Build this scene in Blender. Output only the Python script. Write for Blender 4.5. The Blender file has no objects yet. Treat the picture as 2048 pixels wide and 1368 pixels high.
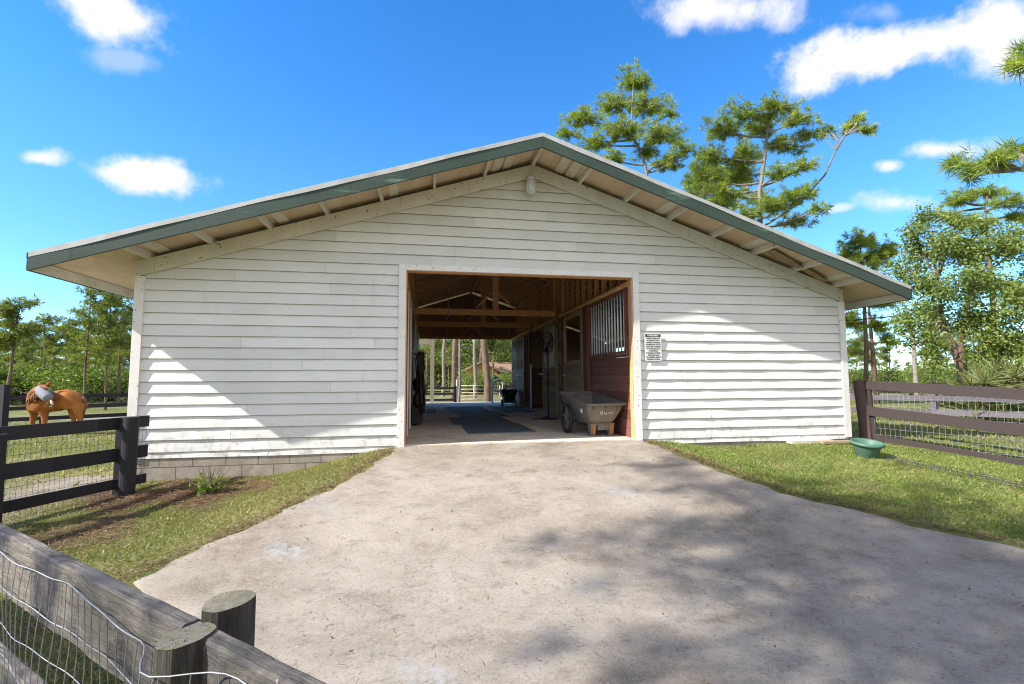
import bpy, math, random
import numpy as np
from mathutils import Vector, Matrix, Quaternion
random.seed(7)
rng = np.random.default_rng(7)
PI = math.pi
S = bpy.context.scene
COL = S.collection

# ------------------------------------------------------------------ camera
YAW, PITCH, ROLL, FPX = math.radians(9.893), math.radians(4.431), math.radians(-0.237), 961.98
CAM = np.array([0.0, -7.25, 0.95])
cF = np.array([math.sin(YAW)*math.cos(PITCH), math.cos(YAW)*math.cos(PITCH), math.sin(PITCH)])
_r = np.array([math.cos(YAW), -math.sin(YAW), 0.0]); _u = np.cross(_r, cF)
cR = _r*math.cos(ROLL)+_u*math.sin(ROLL); cU = -_r*math.sin(ROLL)+_u*math.cos(ROLL)
camd = bpy.data.cameras.new('camera'); cam = bpy.data.objects.new('camera', camd); COL.objects.link(cam)
camd.sensor_width = 36; camd.lens = FPX/2048*36; camd.clip_start = 0.02; camd.clip_end = 3000
cam.matrix_world = Matrix(((cR[0], cU[0], -cF[0], CAM[0]), (cR[1], cU[1], -cF[1], CAM[1]), (cR[2], cU[2], -cF[2], CAM[2]), (0, 0, 0, 1)))
S.camera = cam

def ray(x, y): return cF*FPX+cR*(x-1024)-cU*(y-684)
def at(x, y, d):                       # point seen in direction (x, y) at horizontal distance d
    v = ray(x, y); return CAM+v*d/math.hypot(v[0], v[1])

# ------------------------------------------------------------------ sky, sun, exposure
SUNV = Vector((-2.83, -0.72, 2.22)).normalized()
S.view_settings.view_transform = 'Standard'; S.view_settings.look = 'None'
S.view_settings.gamma = 1; S.view_settings.exposure = 1.27
W = bpy.data.worlds.new('World'); S.world = W; W.use_nodes = True
nt = W.node_tree; N = nt.nodes; LK = nt.links
for n in list(N): N.remove(n)
out = N.new('ShaderNodeOutputWorld'); bg = N.new('ShaderNodeBackground')
sky = N.new('ShaderNodeTexSky'); sky.sky_type = 'NISHITA'; sky.sun_disc = False
sky.sun_elevation = math.asin(SUNV.z); sky.sun_rotation = math.atan2(SUNV.x, SUNV.y)
sky.air_density = 1.0; sky.dust_density = 0.0; sky.ozone_density = 2.6; sky.altitude = 0
tc = N.new('ShaderNodeTexCoord')
def wmath(op, a, b=None, c=None):
    n = N.new('ShaderNodeMath'); n.operation = op
    for i, v in enumerate((a, b, c)):
        if v is None: continue
        if isinstance(v, (int, float)): n.inputs[i].default_value = v
        else: LK.new(v, n.inputs[i])
    return n.outputs[0]
nz = N.new('ShaderNodeTexNoise'); nz.inputs['Scale'].default_value = 9; nz.inputs['Detail'].default_value = 9; nz.inputs['Roughness'].default_value = .62
LK.new(tc.outputs['Generated'], nz.inputs['Vector'])
nz2 = N.new('ShaderNodeTexNoise'); nz2.inputs['Scale'].default_value = 3.2; nz2.inputs['Detail'].default_value = 6
LK.new(tc.outputs['Generated'], nz2.inputs['Vector'])
cl = None
# clouds of this sky: centre, half sizes (seen from the yard), tilt, strength
for (px, py, rx, ry, tilt, st) in [(240, 28, 125, 62, 20, 1.0), (255, 120, 60, 28, 8, .3), (80, 316, 44, 18, 0, .85), (310, 352, 96, 36, 4, 1.0),
        (1430, 15, 160, 45, 0, .9), (1790, 98, 210, 62, -16, 1.25), (1990, 55, 110, 80, -20, 1.1), (1878, 300, 80, 25, 0, 1.0), (1778, 332, 32, 17, 0, .95), (1795, 402, 75, 30, 6, 1.0),
        (1675, 417, 34, 12, -8, .6), (1770, 25, 60, 25, 0, .3)]:
    c = ray(px, py); c /= np.linalg.norm(c)
    e1 = cR-c*(cR@c); e1 /= np.linalg.norm(e1); e2 = np.cross(e1, c)
    t = math.radians(tilt); e1, e2 = e1*math.cos(t)-e2*math.sin(t), e1*math.sin(t)+e2*math.cos(t)
    k = 1/np.linalg.norm(ray(px, py))
    d1 = N.new('ShaderNodeVectorMath'); d1.operation = 'DOT_PRODUCT'; LK.new(tc.outputs['Generated'], d1.inputs[0]); d1.inputs[1].default_value = e1/(rx*k)
    d2 = N.new('ShaderNodeVectorMath'); d2.operation = 'DOT_PRODUCT'; LK.new(tc.outputs['Generated'], d2.inputs[0]); d2.inputs[1].default_value = e2/(ry*k)
    d3 = N.new('ShaderNodeVectorMath'); d3.operation = 'DOT_PRODUCT'; LK.new(tc.outputs['Generated'], d3.inputs[0]); d3.inputs[1].default_value = c
    q = wmath('SQRT', wmath('ADD', wmath('POWER', wmath('ABSOLUTE', d1.outputs['Value']), 2.0), wmath('POWER', wmath('ABSOLUTE', d2.outputs['Value']), 2.0)))
    s = wmath('MULTIPLY_ADD', nz.outputs['Fac'], 3.4, wmath('MULTIPLY', q, 1.15))      # noise eats the edge
    mr = N.new('ShaderNodeMapRange'); mr.interpolation_type = 'SMOOTHSTEP'; LK.new(s, mr.inputs['Value'])
    mr.inputs['From Min'].default_value = 3.0; mr.inputs['From Max'].default_value = 1.9; mr.inputs['To Min'].default_value = 0; mr.inputs['To Max'].default_value = st
    front = wmath('GREATER_THAN', d3.outputs['Value'], 0.0)
    m = wmath('MULTIPLY', mr.outputs['Result'], front)
    cl = m if cl is None else wmath('MAXIMUM', cl, m)
# added cloud cover, unseen behind the viewer and overhead, to brighten and neutralise shade
sxyz = N.new('ShaderNodeSeparateXYZ'); LK.new(tc.outputs['Generated'], sxyz.inputs[0])
bk = N.new('ShaderNodeMapRange'); LK.new(sxyz.outputs[1], bk.inputs['Value']); bk.inputs['From Min'].default_value = .05; bk.inputs['From Max'].default_value = -.12
bn = N.new('ShaderNodeMapRange'); bn.interpolation_type = 'SMOOTHSTEP'; LK.new(nz2.outputs['Fac'], bn.inputs['Value']); bn.inputs['From Min'].default_value = .39; bn.inputs['From Max'].default_value = .53
cl = wmath('MAXIMUM', wmath('MINIMUM', cl, 1.0), wmath('MULTIPLY', bk.outputs['Result'], bn.outputs['Result']))
ccol = N.new('ShaderNodeMix'); ccol.data_type = 'RGBA'; LK.new(bk.outputs['Result'], ccol.inputs['Factor']); ccol.inputs['A'].default_value = (3.5, 3.45, 3.5, 1); ccol.inputs['B'].default_value = (4.6, 4.3, 4.05, 1)
hs = N.new('ShaderNodeHueSaturation'); hs.inputs['Saturation'].default_value = 1.34; hs.inputs['Hue'].default_value = .502
LK.new(sky.outputs['Color'], hs.inputs['Color'])
tint = N.new('ShaderNodeMix'); tint.data_type = 'RGBA'; tint.blend_type = 'MULTIPLY'; tint.inputs['Factor'].default_value = 1
LK.new(hs.outputs['Color'], tint.inputs['A']); tint.inputs['B'].default_value = (1.0, .94, .98, 1)
sz = N.new('ShaderNodeSeparateXYZ'); LK.new(tc.outputs['Generated'], sz.inputs[0])
lowr = N.new('ShaderNodeMapRange'); LK.new(sz.outputs[2], lowr.inputs['Value']); lowr.inputs['From Min'].default_value = .42; lowr.inputs['From Max'].default_value = 0.0; lowr.interpolation_type = 'SMOOTHSTEP'
lowm = N.new('ShaderNodeMix'); lowm.data_type = 'RGBA'; lowm.blend_type = 'MULTIPLY'; LK.new(lowr.outputs['Result'], lowm.inputs['Factor']); LK.new(tint.outputs['Result'], lowm.inputs['A']); lowm.inputs['B'].default_value = (.55, .78, 1.0, 1)
mixc = N.new('ShaderNodeMix'); mixc.data_type = 'RGBA'
LK.new(cl, mixc.inputs['Factor']); LK.new(lowm.outputs['Result'], mixc.inputs['A']); LK.new(ccol.outputs['Result'], mixc.inputs['B'])
LK.new(mixc.outputs['Result'], bg.inputs['Color']); bg.inputs['Strength'].default_value = 0.135
LK.new(bg.outputs[0], out.inputs[0])
sd = bpy.data.lights.new('sun', 'SUN'); sd.energy = 4.1; sd.angle = math.radians(.53); sd.color = (1, .965, .91)
sun = bpy.data.objects.new('sun', sd); COL.objects.link(sun); sun.rotation_euler = SUNV.to_track_quat('Z', 'Y').to_euler(); sun.location = (-8, -10, 15)
S.cycles.max_bounces = 12; S.cycles.diffuse_bounces = 8; S.cycles.filter_width = 1.1; S.cycles.transparent_max_bounces = 8

# ------------------------------------------------------------------ helpers
def tag(o, label=None, cat=None, group=None, kind=None):
    if label: o['label'] = label
    if cat: o['category'] = cat
    if group: o['group'] = group
    if kind: o['kind'] = kind
    return o
def empty(name, loc=(0, 0, 0), rz=0, **k):
    o = bpy.data.objects.new(name, None); COL.objects.link(o); o.location = loc; o.rotation_euler = (0, 0, rz); o.empty_display_size = .1
    return tag(o, **k)
def np_mesh(name, V, Fc, m, parent=None, smooth=False, **k):   # V (n,3), Fc (m,3 or 4)
    me = bpy.data.meshes.new(name); V = np.asarray(V, dtype=np.float32); Fc = np.asarray(Fc, dtype=np.int32); s = Fc.shape[1]
    me.vertices.add(len(V)); me.vertices.foreach_set('co', V.ravel())
    me.loops.add(Fc.size); me.loops.foreach_set('vertex_index', Fc.ravel())
    me.polygons.add(len(Fc)); me.polygons.foreach_set('loop_start', np.arange(0, Fc.size, s, dtype=np.int32)); me.polygons.foreach_set('loop_total', np.full(len(Fc), s, dtype=np.int32))
    if smooth: me.polygons.foreach_set('use_smooth', np.ones(len(Fc), dtype=bool))
    me.update(calc_edges=True); me.validate()
    me.materials.append(m)
    o = bpy.data.objects.new(name, me); COL.objects.link(o); o.parent = parent
    return tag(o, **k)
class MB:
    def __init__(s): s.v = []; s.f = []; s.tone = []; s.sm = False
    def add(s, v, f, tone=.5):
        b = len(s.v); s.v += [tuple(map(float, p)) for p in v]; s.f += [tuple(b+i for i in q) for q in f]; s.tone += [tone]*len(f); return s
    def box(s, x0, x1, y0, y1, z0, z1, tone=.5):
        return s.add([(x0, y0, z0), (x1, y0, z0), (x1, y1, z0), (x0, y1, z0), (x0, y0, z1), (x1, y0, z1), (x1, y1, z1), (x0, y1, z1)],
                     [(0, 3, 2, 1), (4, 5, 6, 7), (0, 1, 5, 4), (1, 2, 6, 5), (2, 3, 7, 6), (3, 0, 4, 7)], tone)
    def beam(s, a, b, w, h, up=(0, 0, 1), tone=.5, seg=1, jit=0):   # w sideways, h along up, centred on a-b
        a = np.array(a, float); b = np.array(b, float); d = b-a; d /= np.linalg.norm(d); up = np.array(up, float)
        sd_ = np.cross(d, up); sd_ /= np.linalg.norm(sd_); u = np.cross(sd_, d); vs = []
        for i in range(seg+1):
            c = a+(b-a)*i/seg+rng.normal(0, jit, 3)*(1 if jit else 0)
            vs += [c-sd_*w/2-u*h/2, c+sd_*w/2-u*h/2, c+sd_*w/2+u*h/2, c-sd_*w/2+u*h/2]
        f = [(0, 1, 2, 3)]
        for i in range(seg):
            o = i*4
            for k in range(4): f.append((o+k, o+4+k, o+4+(k+1) % 4, o+(k+1) % 4))
        o = seg*4; f.append((o+3, o+2, o+1, o)); return s.add(vs, f, tone)
    def tube(s, pts, r, n=8, cap=True, tone=.5):
        pts = [np.array(p, float) for p in pts]; r = [r]*len(pts) if isinstance(r, (int, float)) else list(r)
        t = pts[1]-pts[0]; ref = np.array([0, 0, 1.]) if abs(t[2]) < .9*np.linalg.norm(t) else np.array([1., 0, 0]); vs = []
        for i, p in enumerate(pts):
            t = pts[min(i+1, len(pts)-1)]-pts[max(i-1, 0)]; t = t/(np.linalg.norm(t)+1e-12)
            a = np.cross(t, ref); a /= np.linalg.norm(a)+1e-12; b = np.cross(t, a); ref = np.cross(a, t)
            for k in range(n): q = 2*PI*k/n; vs.append(p+(a*math.cos(q)+b*math.sin(q))*r[i])
        f = []
        for i in range(len(pts)-1):
            for k in range(n): f.append((i*n+k, i*n+(k+1) % n, (i+1)*n+(k+1) % n, (i+1)*n+k))
        if cap: f.append(tuple(range(n))[::-1]); f.append(tuple((len(pts)-1)*n+k for k in range(n)))
        return s.add(vs, f, tone)
    def lathe(s, prof, c=(0, 0, 0), n=24, axis='z'):
        vs = []
        for r, h in prof:
            for k in range(n):
                q = 2*PI*k/n; p = (r*math.cos(q), r*math.sin(q), h)
                if axis == 'x': p = (p[2], p[0], p[1])
                if axis == 'y': p = (p[0], p[2], p[1])
                vs.append((c[0]+p[0], c[1]+p[1], c[2]+p[2]))
        f = []
        for i in range(len(prof)-1):
            for k in range(n): f.append((i*n+k, i*n+(k+1) % n, (i+1)*n+(k+1) % n, (i+1)*n+k))
        return s.add(vs, f)
    def prism(s, poly, y0, y1, tone=.5):      # poly in (x, z), extruded along y
        n = len(poly); vs = [(x, y0, z) for x, z in poly]+[(x, y1, z) for x, z in poly]
        f = [tuple(range(n)), tuple(range(2*n-1, n-1, -1))]+[(i, n+i, n+(i+1) % n, (i+1) % n) for i in range(n)]
        return s.add(vs, f, tone)
    def build(s, name, m, parent=None, smooth=False, bevel=0, **k):
        me = bpy.data.meshes.new(name); me.from_pydata(s.v, [], s.f); me.materials.append(m)
        at_ = me.attributes.new('tone', 'FLOAT', 'FACE'); at_.data.foreach_set('value', np.array(s.tone, dtype=np.float32))
        if smooth: me.polygons.foreach_set('use_smooth', np.ones(len(s.f), dtype=bool))
        me.update()
        o = bpy.data.objects.new(name, me); COL.objects.link(o); o.parent = parent
        if bevel:
            b = o.modifiers.new('bevel', 'BEVEL'); b.width = bevel; b.segments = 2; b.limit_method = 'ANGLE'; b.angle_limit = math.radians(40)
        return tag(o, **k)
def copy_tree(o, parent=None):
    c = o.copy(); COL.objects.link(c); c.parent = parent
    for ch in list(o.children): copy_tree(ch, c)
    return c

# ------------------------------------------------------------------ materials
class G:
    def __init__(s, name):
        s.m = bpy.data.materials.new(name); s.m.use_nodes = True; s.t = s.m.node_tree; s.n = s.t.nodes; s.l = s.t.links
        s.p = s.n['Principled BSDF']; s.o = s.n['Material Output']; s.tc = s.n.new('ShaderNodeTexCoord')
    def set(s, sock, v):
        if isinstance(v, bpy.types.NodeSocket): s.l.new(v, sock)
        elif isinstance(v, (tuple, list)) and len(v) == 3 and sock.type == 'RGBA': sock.default_value = (*v, 1)
        else: sock.default_value = v
    def co(s, scale=(1, 1, 1), kind='Object'):
        mp = s.n.new('ShaderNodeMapping'); s.l.new(s.tc.outputs[kind], mp.inputs[0]); mp.inputs['Scale'].default_value = scale; return mp.outputs[0]
    def noise(s, scale, detail=4, rough=.55, vec=None, dist=0):
        n = s.n.new('ShaderNodeTexNoise'); n.inputs['Scale'].default_value = scale; n.inputs['Detail'].default_value = detail; n.inputs['Roughness'].default_value = rough; n.inputs['Distortion'].default_value = dist
        s.l.new(vec if vec is not None else s.tc.outputs['Object'], n.inputs['Vector']); return n.outputs['Fac']
    def voro(s, scale, vec=None, out='Distance', feature='F1'):
        n = s.n.new('ShaderNodeTexVoronoi'); n.feature = feature; n.inputs['Scale'].default_value = scale; s.l.new(vec if vec is not None else s.tc.outputs['Object'], n.inputs['Vector']); return n.outputs[out]
    def ramp(s, f, a, b, lo=0., hi=1.):
        n = s.n.new('ShaderNodeMapRange'); s.set(n.inputs['Value'], f); n.inputs['From Min'].default_value = a; n.inputs['From Max'].default_value = b; n.inputs['To Min'].default_value = lo; n.inputs['To Max'].default_value = hi; return n.outputs['Result']
    def mix(s, f, a, b, mode='MIX'):
        n = s.n.new('ShaderNodeMix'); n.data_type = 'RGBA'; n.blend_type = mode; s.set(n.inputs['Factor'], f); s.set(n.inputs['A'], a); s.set(n.inputs['B'], b); return n.outputs['Result']
    def math(s, op, a, b=0., c=0.):
        n = s.n.new('ShaderNodeMath'); n.operation = op; s.set(n.inputs[0], a); s.set(n.inputs[1], b); s.set(n.inputs[2], c); return n.outputs[0]
    def sep(s, kind='Object'):
        n = s.n.new('ShaderNodeSeparateXYZ'); s.l.new(s.tc.outputs[kind], n.inputs[0]); return n.outputs
    def attr(s, name):
        n = s.n.new('ShaderNodeAttribute'); n.attribute_name = name; return n.outputs['Fac']
    def bump(s, h, strength=.3, dist=.01):
        n = s.n.new('ShaderNodeBump'); n.inputs['Strength'].default_value = strength; n.inputs['Distance'].default_value = dist; s.l.new(h, n.inputs['Height']); s.l.new(n.outputs[0], s.p.inputs['Normal'])
    def done(s, col, rough=.7, spec=.3, metal=0, **k):
        s.set(s.p.inputs['Base Color'], col); s.set(s.p.inputs['Roughness'], rough); s.p.inputs['Specular IOR Level'].default_value = spec; s.p.inputs['Metallic'].default_value = metal
        for a, v in k.items(): s.set(s.p.inputs[a.replace('_', ' ')], v)
        return s.m
def plain(name, c1, c2=None, scale=6, rough=.7, bump=.15, stretch=(1, 1, 1), metal=0, spec=.3, tone=0.0, speck=None, bscale=40):
    g = G(name); v = g.co(stretch); c2 = c2 or tuple(c*.7 for c in c1)
    col = g.mix(g.ramp(g.noise(scale, 6, .6, v), .3, .7), c1, c2)
    if tone: col = g.mix(1.0, col, g.mix(g.attr('tone'), tuple([1-tone]*3), tuple([1+tone]*3)), 'MULTIPLY')
    if speck: col = g.mix(g.ramp(g.noise(speck[1], 2, .5), speck[2], speck[2]+.04), col, speck[0])
    if bump: g.bump(g.noise(bscale, 5, .6, v), bump, .01)
    return g.done(col, rough, spec, metal)

def siding_mat():
    g = G('white painted siding'); z = g.sep()
    base = g.mix(g.ramp(g.noise(1.3, 5), .35, .7), (.775, .765, .73), (.705, .695, .655))
    base = g.mix(g.ramp(g.noise(60, 3, .6, g.co((.12, 1, 1))), .35, .75, 0, .25), base, (.50, .50, .47))
    mild_bounce = g.math('MULTIPLY', g.ramp(z[2], 2.0, 4.0), g.ramp(g.noise(1.1, 4), .25, .65, .6, 1))       # mildew plus warm bounce light painted in towards the gable
    base = g.mix(g.math('MULTIPLY', mild_bounce, .8), base, (.42, .385, .26))
    spots = g.math('MULTIPLY', g.ramp(g.voro(16), .13, .05), g.ramp(g.noise(2.1, 4), .5, .62))
    base = g.mix(g.math('MULTIPLY', spots, g.ramp(z[2], 1.5, 3.6, .25, 1)), base, (.10, .08, .05))
    low = g.math('MULTIPLY', g.ramp(z[2], .45, -.05), g.ramp(g.noise(9, 8, .75), .50, .64))
    streak = g.math('MULTIPLY', g.ramp(g.noise(7, 4, .6, g.co((1, 1, .09))), .60, .70), g.ramp(g.noise(1.4, 3), .45, .6))
    base = g.mix(g.math('MULTIPLY', streak, .15), base, (.30, .27, .20))
    base = g.mix(g.math('MULTIPLY', low, .6), base, (.22, .19, .15))
    base = g.mix(1.0, base, g.mix(g.attr('tone'), (.93, .93, .925), (1.05, 1.05, 1.05)), 'MULTIPLY')
    base = g.mix(g.ramp(g.attr('tone'), -.4, -.6), base, (.22, .19, .14))        # lap joints: grime, with the lip's shadow line painted in
    g.bump(g.noise(45, 6, .65, g.co((.1, 1, 1))), .25, .004)
    return g.done(base, .55, .35)
def concrete_mat(name, dark=1.0, warm=1.0, rough_marks=True):
    g = G(name)
    a = g.mix(g.ramp(g.noise(.8, 9, .68, dist=.15), .36, .64), (.60*dark, .525*dark*warm, .43*dark*warm), (.34*dark, .28*dark, .21*dark))
    a = g.mix(g.ramp(g.noise(2.6, 9, .72, dist=.1), .42, .66, 0, .75), a, (.64*dark, .56*dark, .46*dark))
    a = g.mix(g.ramp(g.noise(3.6, 10, .78, g.co((1, 1.4, 1)), dist=.1), .52, .68, 0, .7), a, (.22*dark, .18*dark, .135*dark))
    a = g.mix(g.ramp(g.noise(46, 6, .78), .53, .66, 0, .6), a, (.13*dark, .11*dark, .09*dark))
    a = g.mix(g.ramp(g.noise(62, 4, .75, g.co((1, 1, 1.3))), .58, .67, 0, .9), a, (.66*dark, .63*dark, .58*dark))
    a = g.mix(g.math('MULTIPLY', g.ramp(g.noise(1.1, 3), .62, .70), g.ramp(g.noise(22, 6, .7), .40, .6, 0, .8)), a, (.58*dark, .58*dark, .57*dark))   # worn pale patches
    g.bump(g.noise(60, 8, .75), .45, .006)
    return g.done(a, .88, .2)
def ground_mat():
    g = G('ground soil and grass'); s = g.sep()
    gr = g.mix(g.ramp(g.noise(.8, 6, .6), .3, .7), (.15, .165, .045), (.24, .21, .085))
    gr = g.mix(g.ramp(g.noise(14, 6, .75), .35, .65, 0, .9), gr, (.055, .08, .018))
    gr = g.mix(g.ramp(g.noise(5, 8, .7), .55, .7, 0, .7), gr, (.30, .24, .12))
    gr = g.mix(g.ramp(g.noise(.25, 5, .6), .52, .66, 0, .6), gr, (.34, .29, .14))
    sand = g.mix(g.ramp(g.noise(6, 8, .75), .35, .65), (.36, .31, .25), (.17, .14, .11))
    m = g.attr('sand'); gr = g.mix(m, gr, sand)
    mulch = g.mix(g.ramp(g.noise(18, 8, .8, g.co((1, 2.2, 1))), .35, .65), (.17, .10, .055), (.05, .03, .018))
    gr = g.mix(g.attr('mulch'), gr, mulch)
    g.bump(g.noise(26, 8, .75), .9, .03)
    return g.done(gr, .95, .1)
def leaf_mat(name, c1, c2, c3, trans=.35, scale=.9):
    g = G(name); t = g.attr('tone')
    col = g.mix(g.ramp(g.noise(scale, 3), .35, .65), c1, c2); col = g.mix(t, col, c3)
    d = g.n.new('ShaderNodeBsdfDiffuse'); tr = g.n.new('ShaderNodeBsdfTranslucent'); gl = g.n.new('ShaderNodeBsdfGlossy'); gl.inputs['Roughness'].default_value = .45
    g.l.new(col, d.inputs[0]); tcol = g.mix(1.0, col, (1.25, 1.3, .55), 'MULTIPLY'); g.l.new(tcol, tr.inputs[0]); gl.inputs[0].default_value = (.9, .95, .9, 1)
    m1 = g.n.new('ShaderNodeMixShader'); m1.inputs[0].default_value = trans; g.l.new(d.outputs[0], m1.inputs[1]); g.l.new(tr.outputs[0], m1.inputs[2])
    m2 = g.n.new('ShaderNodeMixShader'); m2.inputs[0].default_value = .02; g.l.new(m1.outputs[0], m2.inputs[1]); g.l.new(gl.outputs[0], m2.inputs[2])
    g.l.new(m2.outputs[0], g.o.inputs['Surface']); g.n.remove(g.p); return g.m
def wood_mat(name, c1, c2, stretch=(1, 1, 1), tone=.25, rough=.8, grain=30, bump=.4, flecks=None):
    g = G(name); v = g.co(stretch)
    col = g.mix(g.ramp(g.noise(grain, 6, .7, v, dist=.4), .35, .65), c1, c2)
    col = g.mix(1.0, col, g.mix(g.attr('tone'), tuple([1-tone]*3), tuple([1+tone]*3)), 'MULTIPLY')
    if flecks: col = g.mix(g.ramp(g.noise(flecks[1], 4, .6), flecks[2], flecks[2]+.03), col, flecks[0])
    g.bump(g.noise(grain, 6, .7, v, dist=.4), bump, .006)
    return g.done(col, rough, .25)
M = {}
M['siding'] = siding_mat()
M['trim'] = plain('white painted trim', (.80, .77, .72), (.68, .65, .60), 3, .5, .1, speck=((.12, .1, .07), 30, .68))
M['rake'] = plain('stained cream rake board', (.66, .62, .52), (.50, .465, .37), 2.2, .6, .12, speck=((.12, .09, .06), 24, .68))
def soffit():
    g = G('cream soffit ply'); c = g.mix(g.ramp(g.noise(3, 5, .6, g.co((1, .3, 1))), .3, .7), (.68, .54, .41), (.50, .38, .27))
    c = g.mix(g.ramp(g.voro(9, g.co((1, 1.8, 1))), .11, .06, 0, .9), c, (.10, .06, .04)); return g.done(c, .75, .2)
M['soffit'] = soffit()
def fasc():
    g = G('dark green fascia paint'); c = g.mix(g.ramp(g.noise(1.2, 5), .35, .65), (.028, .050, .036), (.040, .066, .049))
    c = g.mix(g.ramp(g.noise(2.5, 6, .6, g.co((.25, 1, 3))), .60, .66, 0, .7), c, (.13, .21, .15)); c = g.mix(g.ramp(g.voro(22), .08, .03), c, (.5, .5, .45)); return g.done(c, .55, .35)
M['green'] = fasc()
M['drip'] = plain('aged aluminium drip edge', (.52, .52, .50), (.36, .36, .34), 4, .5, .05, metal=.25)
M['shingle'] = plain('dark shingles', (.06, .075, .065), (.03, .035, .03), 20, .95, .5)
M['drive'] = concrete_mat('driveway concrete', .56, 1.0); M['slab'] = concrete_mat('slab concrete', 1.25)
def block():
    g = G('foundation blocks'); c = g.mix(g.ramp(g.noise(5, 7, .7), .3, .7), (.40, .36, .30), (.24, .20, .155)); b = g.n.new('ShaderNodeTexBrick')
    g.l.new(g.co((1, 1, 1)), b.inputs['Vector']); mp = b.inputs['Vector'].links[0].from_node; mp.inputs['Rotation'].default_value = (PI/2, 0, 0)
    b.inputs['Scale'].default_value = 1; b.inputs['Brick Width'].default_value = .41; b.inputs['Row Height'].default_value = .205; b.inputs['Mortar Size'].default_value = .006
    c = g.mix(b.outputs['Fac'], c, (.12, .10, .08)); g.bump(g.noise(50, 6, .7), .5, .01); return g.done(c, .9, .15)
M['block'] = block()
M['frame_y'] = wood_mat('orange brown framing timber', (.74, .41, .20), (.48, .24, .105), (6, .5, 6), .3)
M['frame_x'] = wood_mat('orange brown tie beam', (.74, .41, .20), (.48, .24, .105), (.5, 6, 6), .3)
M['frame_z'] = wood_mat('orange brown studs', (.74, .41, .20), (.48, .24, .105), (6, 6, .5), .3)
M['deck'] = wood_mat('brown roof decking', (.42, .25, .15), (.28, .16, .095), (1, 1, 1), .2)
M['maroon'] = wood_mat('maroon stained planks', (.235, .095, .068), (.15, .058, .042), (3, .5, 8), .3, .6, 14, .3)
M['oldwood'] = wood_mat('weathered stable planks', (.40, .30, .18), (.20, .15, .09), (3, .6, 8), .3, .85, 14)
M['darkwood'] = wood_mat('dark interior boarding', (.16, .09, .055), (.09, .05, .033), (1, 1, 6), .3)
M['blackfence'] = wood_mat('black painted fence boards', (.034, .031, .036), (.018, .016, .018), (4, .6, 8), .25, .7, 14, .35)
M['brownfence'] = wood_mat('dark brown fence boards', (.055, .041, .037), (.036, .027, .025), (2, 2, 8), .2, .7, 10, .3, ((.35, .33, .30), 55, .74))
M['greyfence'] = wood_mat('weathered grey fence boards', (.15, .135, .15), (.08, .07, .075), (2, 2, 8), .2, .8, 10)
def fgwood():
    g = G('weathered foreground rail'); v = g.co((.7, 9, 9))
    c = g.mix(g.ramp(g.noise(9, 7, .7, v, dist=.5), .3, .7), (.30, .265, .22), (.11, .095, .085)); c = g.mix(g.ramp(g.noise(3.0, 6, .65), .45, .62), c, (.045, .042, .05))
    c = g.mix(g.ramp(g.noise(34, 5, .7), .66, .70), c, (.34, .31, .27)); c = g.mix(g.ramp(g.math('ABSOLUTE', g.math('SUBTRACT', g.noise(7, 6, .6, g.co((.35, 14, 14)), dist=.3), .5)), .012, .004, 0, .85), c, (.02, .018, .016)); c = g.mix(g.ramp(g.noise(1.6, 4), .56, .70, 0, .5), c, (.16, .17, .085))
    g.bump(g.noise(16, 7, .75, v, dist=.5), .8, .012); return g.done(c, .9, .15)
M['fgwood'] = fgwood()
def postwood():
    g = G('round post side'); c = g.mix(g.ramp(g.noise(8, 7, .7, g.co((6, 6, .6)), dist=.5), .3, .7), (.13, .115, .09), (.03, .027, .025)); g.bump(g.noise(14, 7, .7, g.co((6, 6, .6))), .9, .015); return g.done(c, .9, .15)
M['postside'] = postwood()
def rings(name, ctr):
    g = G(name); mp = g.n.new('ShaderNodeMapping'); g.l.new(g.tc.outputs['Object'], mp.inputs[0]); mp.inputs['Location'].default_value = tuple(-c for c in ctr)
    w = g.n.new('ShaderNodeTexWave'); w.wave_type = 'RINGS'; w.rings_direction = 'Z'; w.inputs['Scale'].default_value = 62; w.inputs['Distortion'].default_value = 2.4; w.inputs['Detail'].default_value = 3; g.l.new(mp.outputs[0], w.inputs['Vector'])
    c = g.mix(g.ramp(w.outputs['Fac'], .2, .8), (.13, .12, .097), (.165, .15, .12)); c = g.mix(g.ramp(g.math('ABSOLUTE', g.math('SUBTRACT', g.noise(22, 4, .6), .5)), .014, .004, 0, .9), c, (.02, .018, .015)); c = g.mix(g.ramp(g.noise(25, 6, .7), .45, .65), c, (.13, .115, .06)); g.bump(w.outputs['Fac'], .25, .003); return g.done(c, .9, .15)
M['rings'] = rings('sawn post end', (.022, -.016, 0)); M['sawn'] = plain('rough sawn stump end', (.24, .21, .15), (.13, .115, .075), 28, .9, .7)
M['wire'] = plain('galvanised wire', (.40, .41, .42), (.22, .22, .22), 20, .5, 0, metal=.75)
M['wiredark'] = plain('dull dark wire', (.07, .07, .075), (.03, .03, .03), 20, .6, 0, metal=.3)
M['silver'] = plain('silver stall bars', (.80, .82, .78), (.66, .68, .64), 5, .4, 0, metal=.1)
M['steel'] = plain('grey latch steel', (.42, .44, .44), (.3, .3, .3), 12, .4, 0, metal=.6)
M['mat'] = plain('black rubber mat', (.12, .15, .19), (.085, .105, .135), 9, .75, .2, spec=.35, bscale=90)
M['cartp'] = plain('dusty dark cart plastic', (.19, .165, .13), (.11, .10, .09), 7, .65, .1, speck=((.22, .19, .14), 60, .64))
M['blackp'] = plain('black plastic', (.02, .02, .022), (.035, .033, .03), 9, .55, .05)
M['orange'] = plain('rusty orange marks', (.45, .19, .04), (.22, .10, .03), 30, .7, 0)
M['white'] = plain('white enamel', (.78, .78, .76), (.66, .66, .63), 14, .4, 0)
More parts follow.
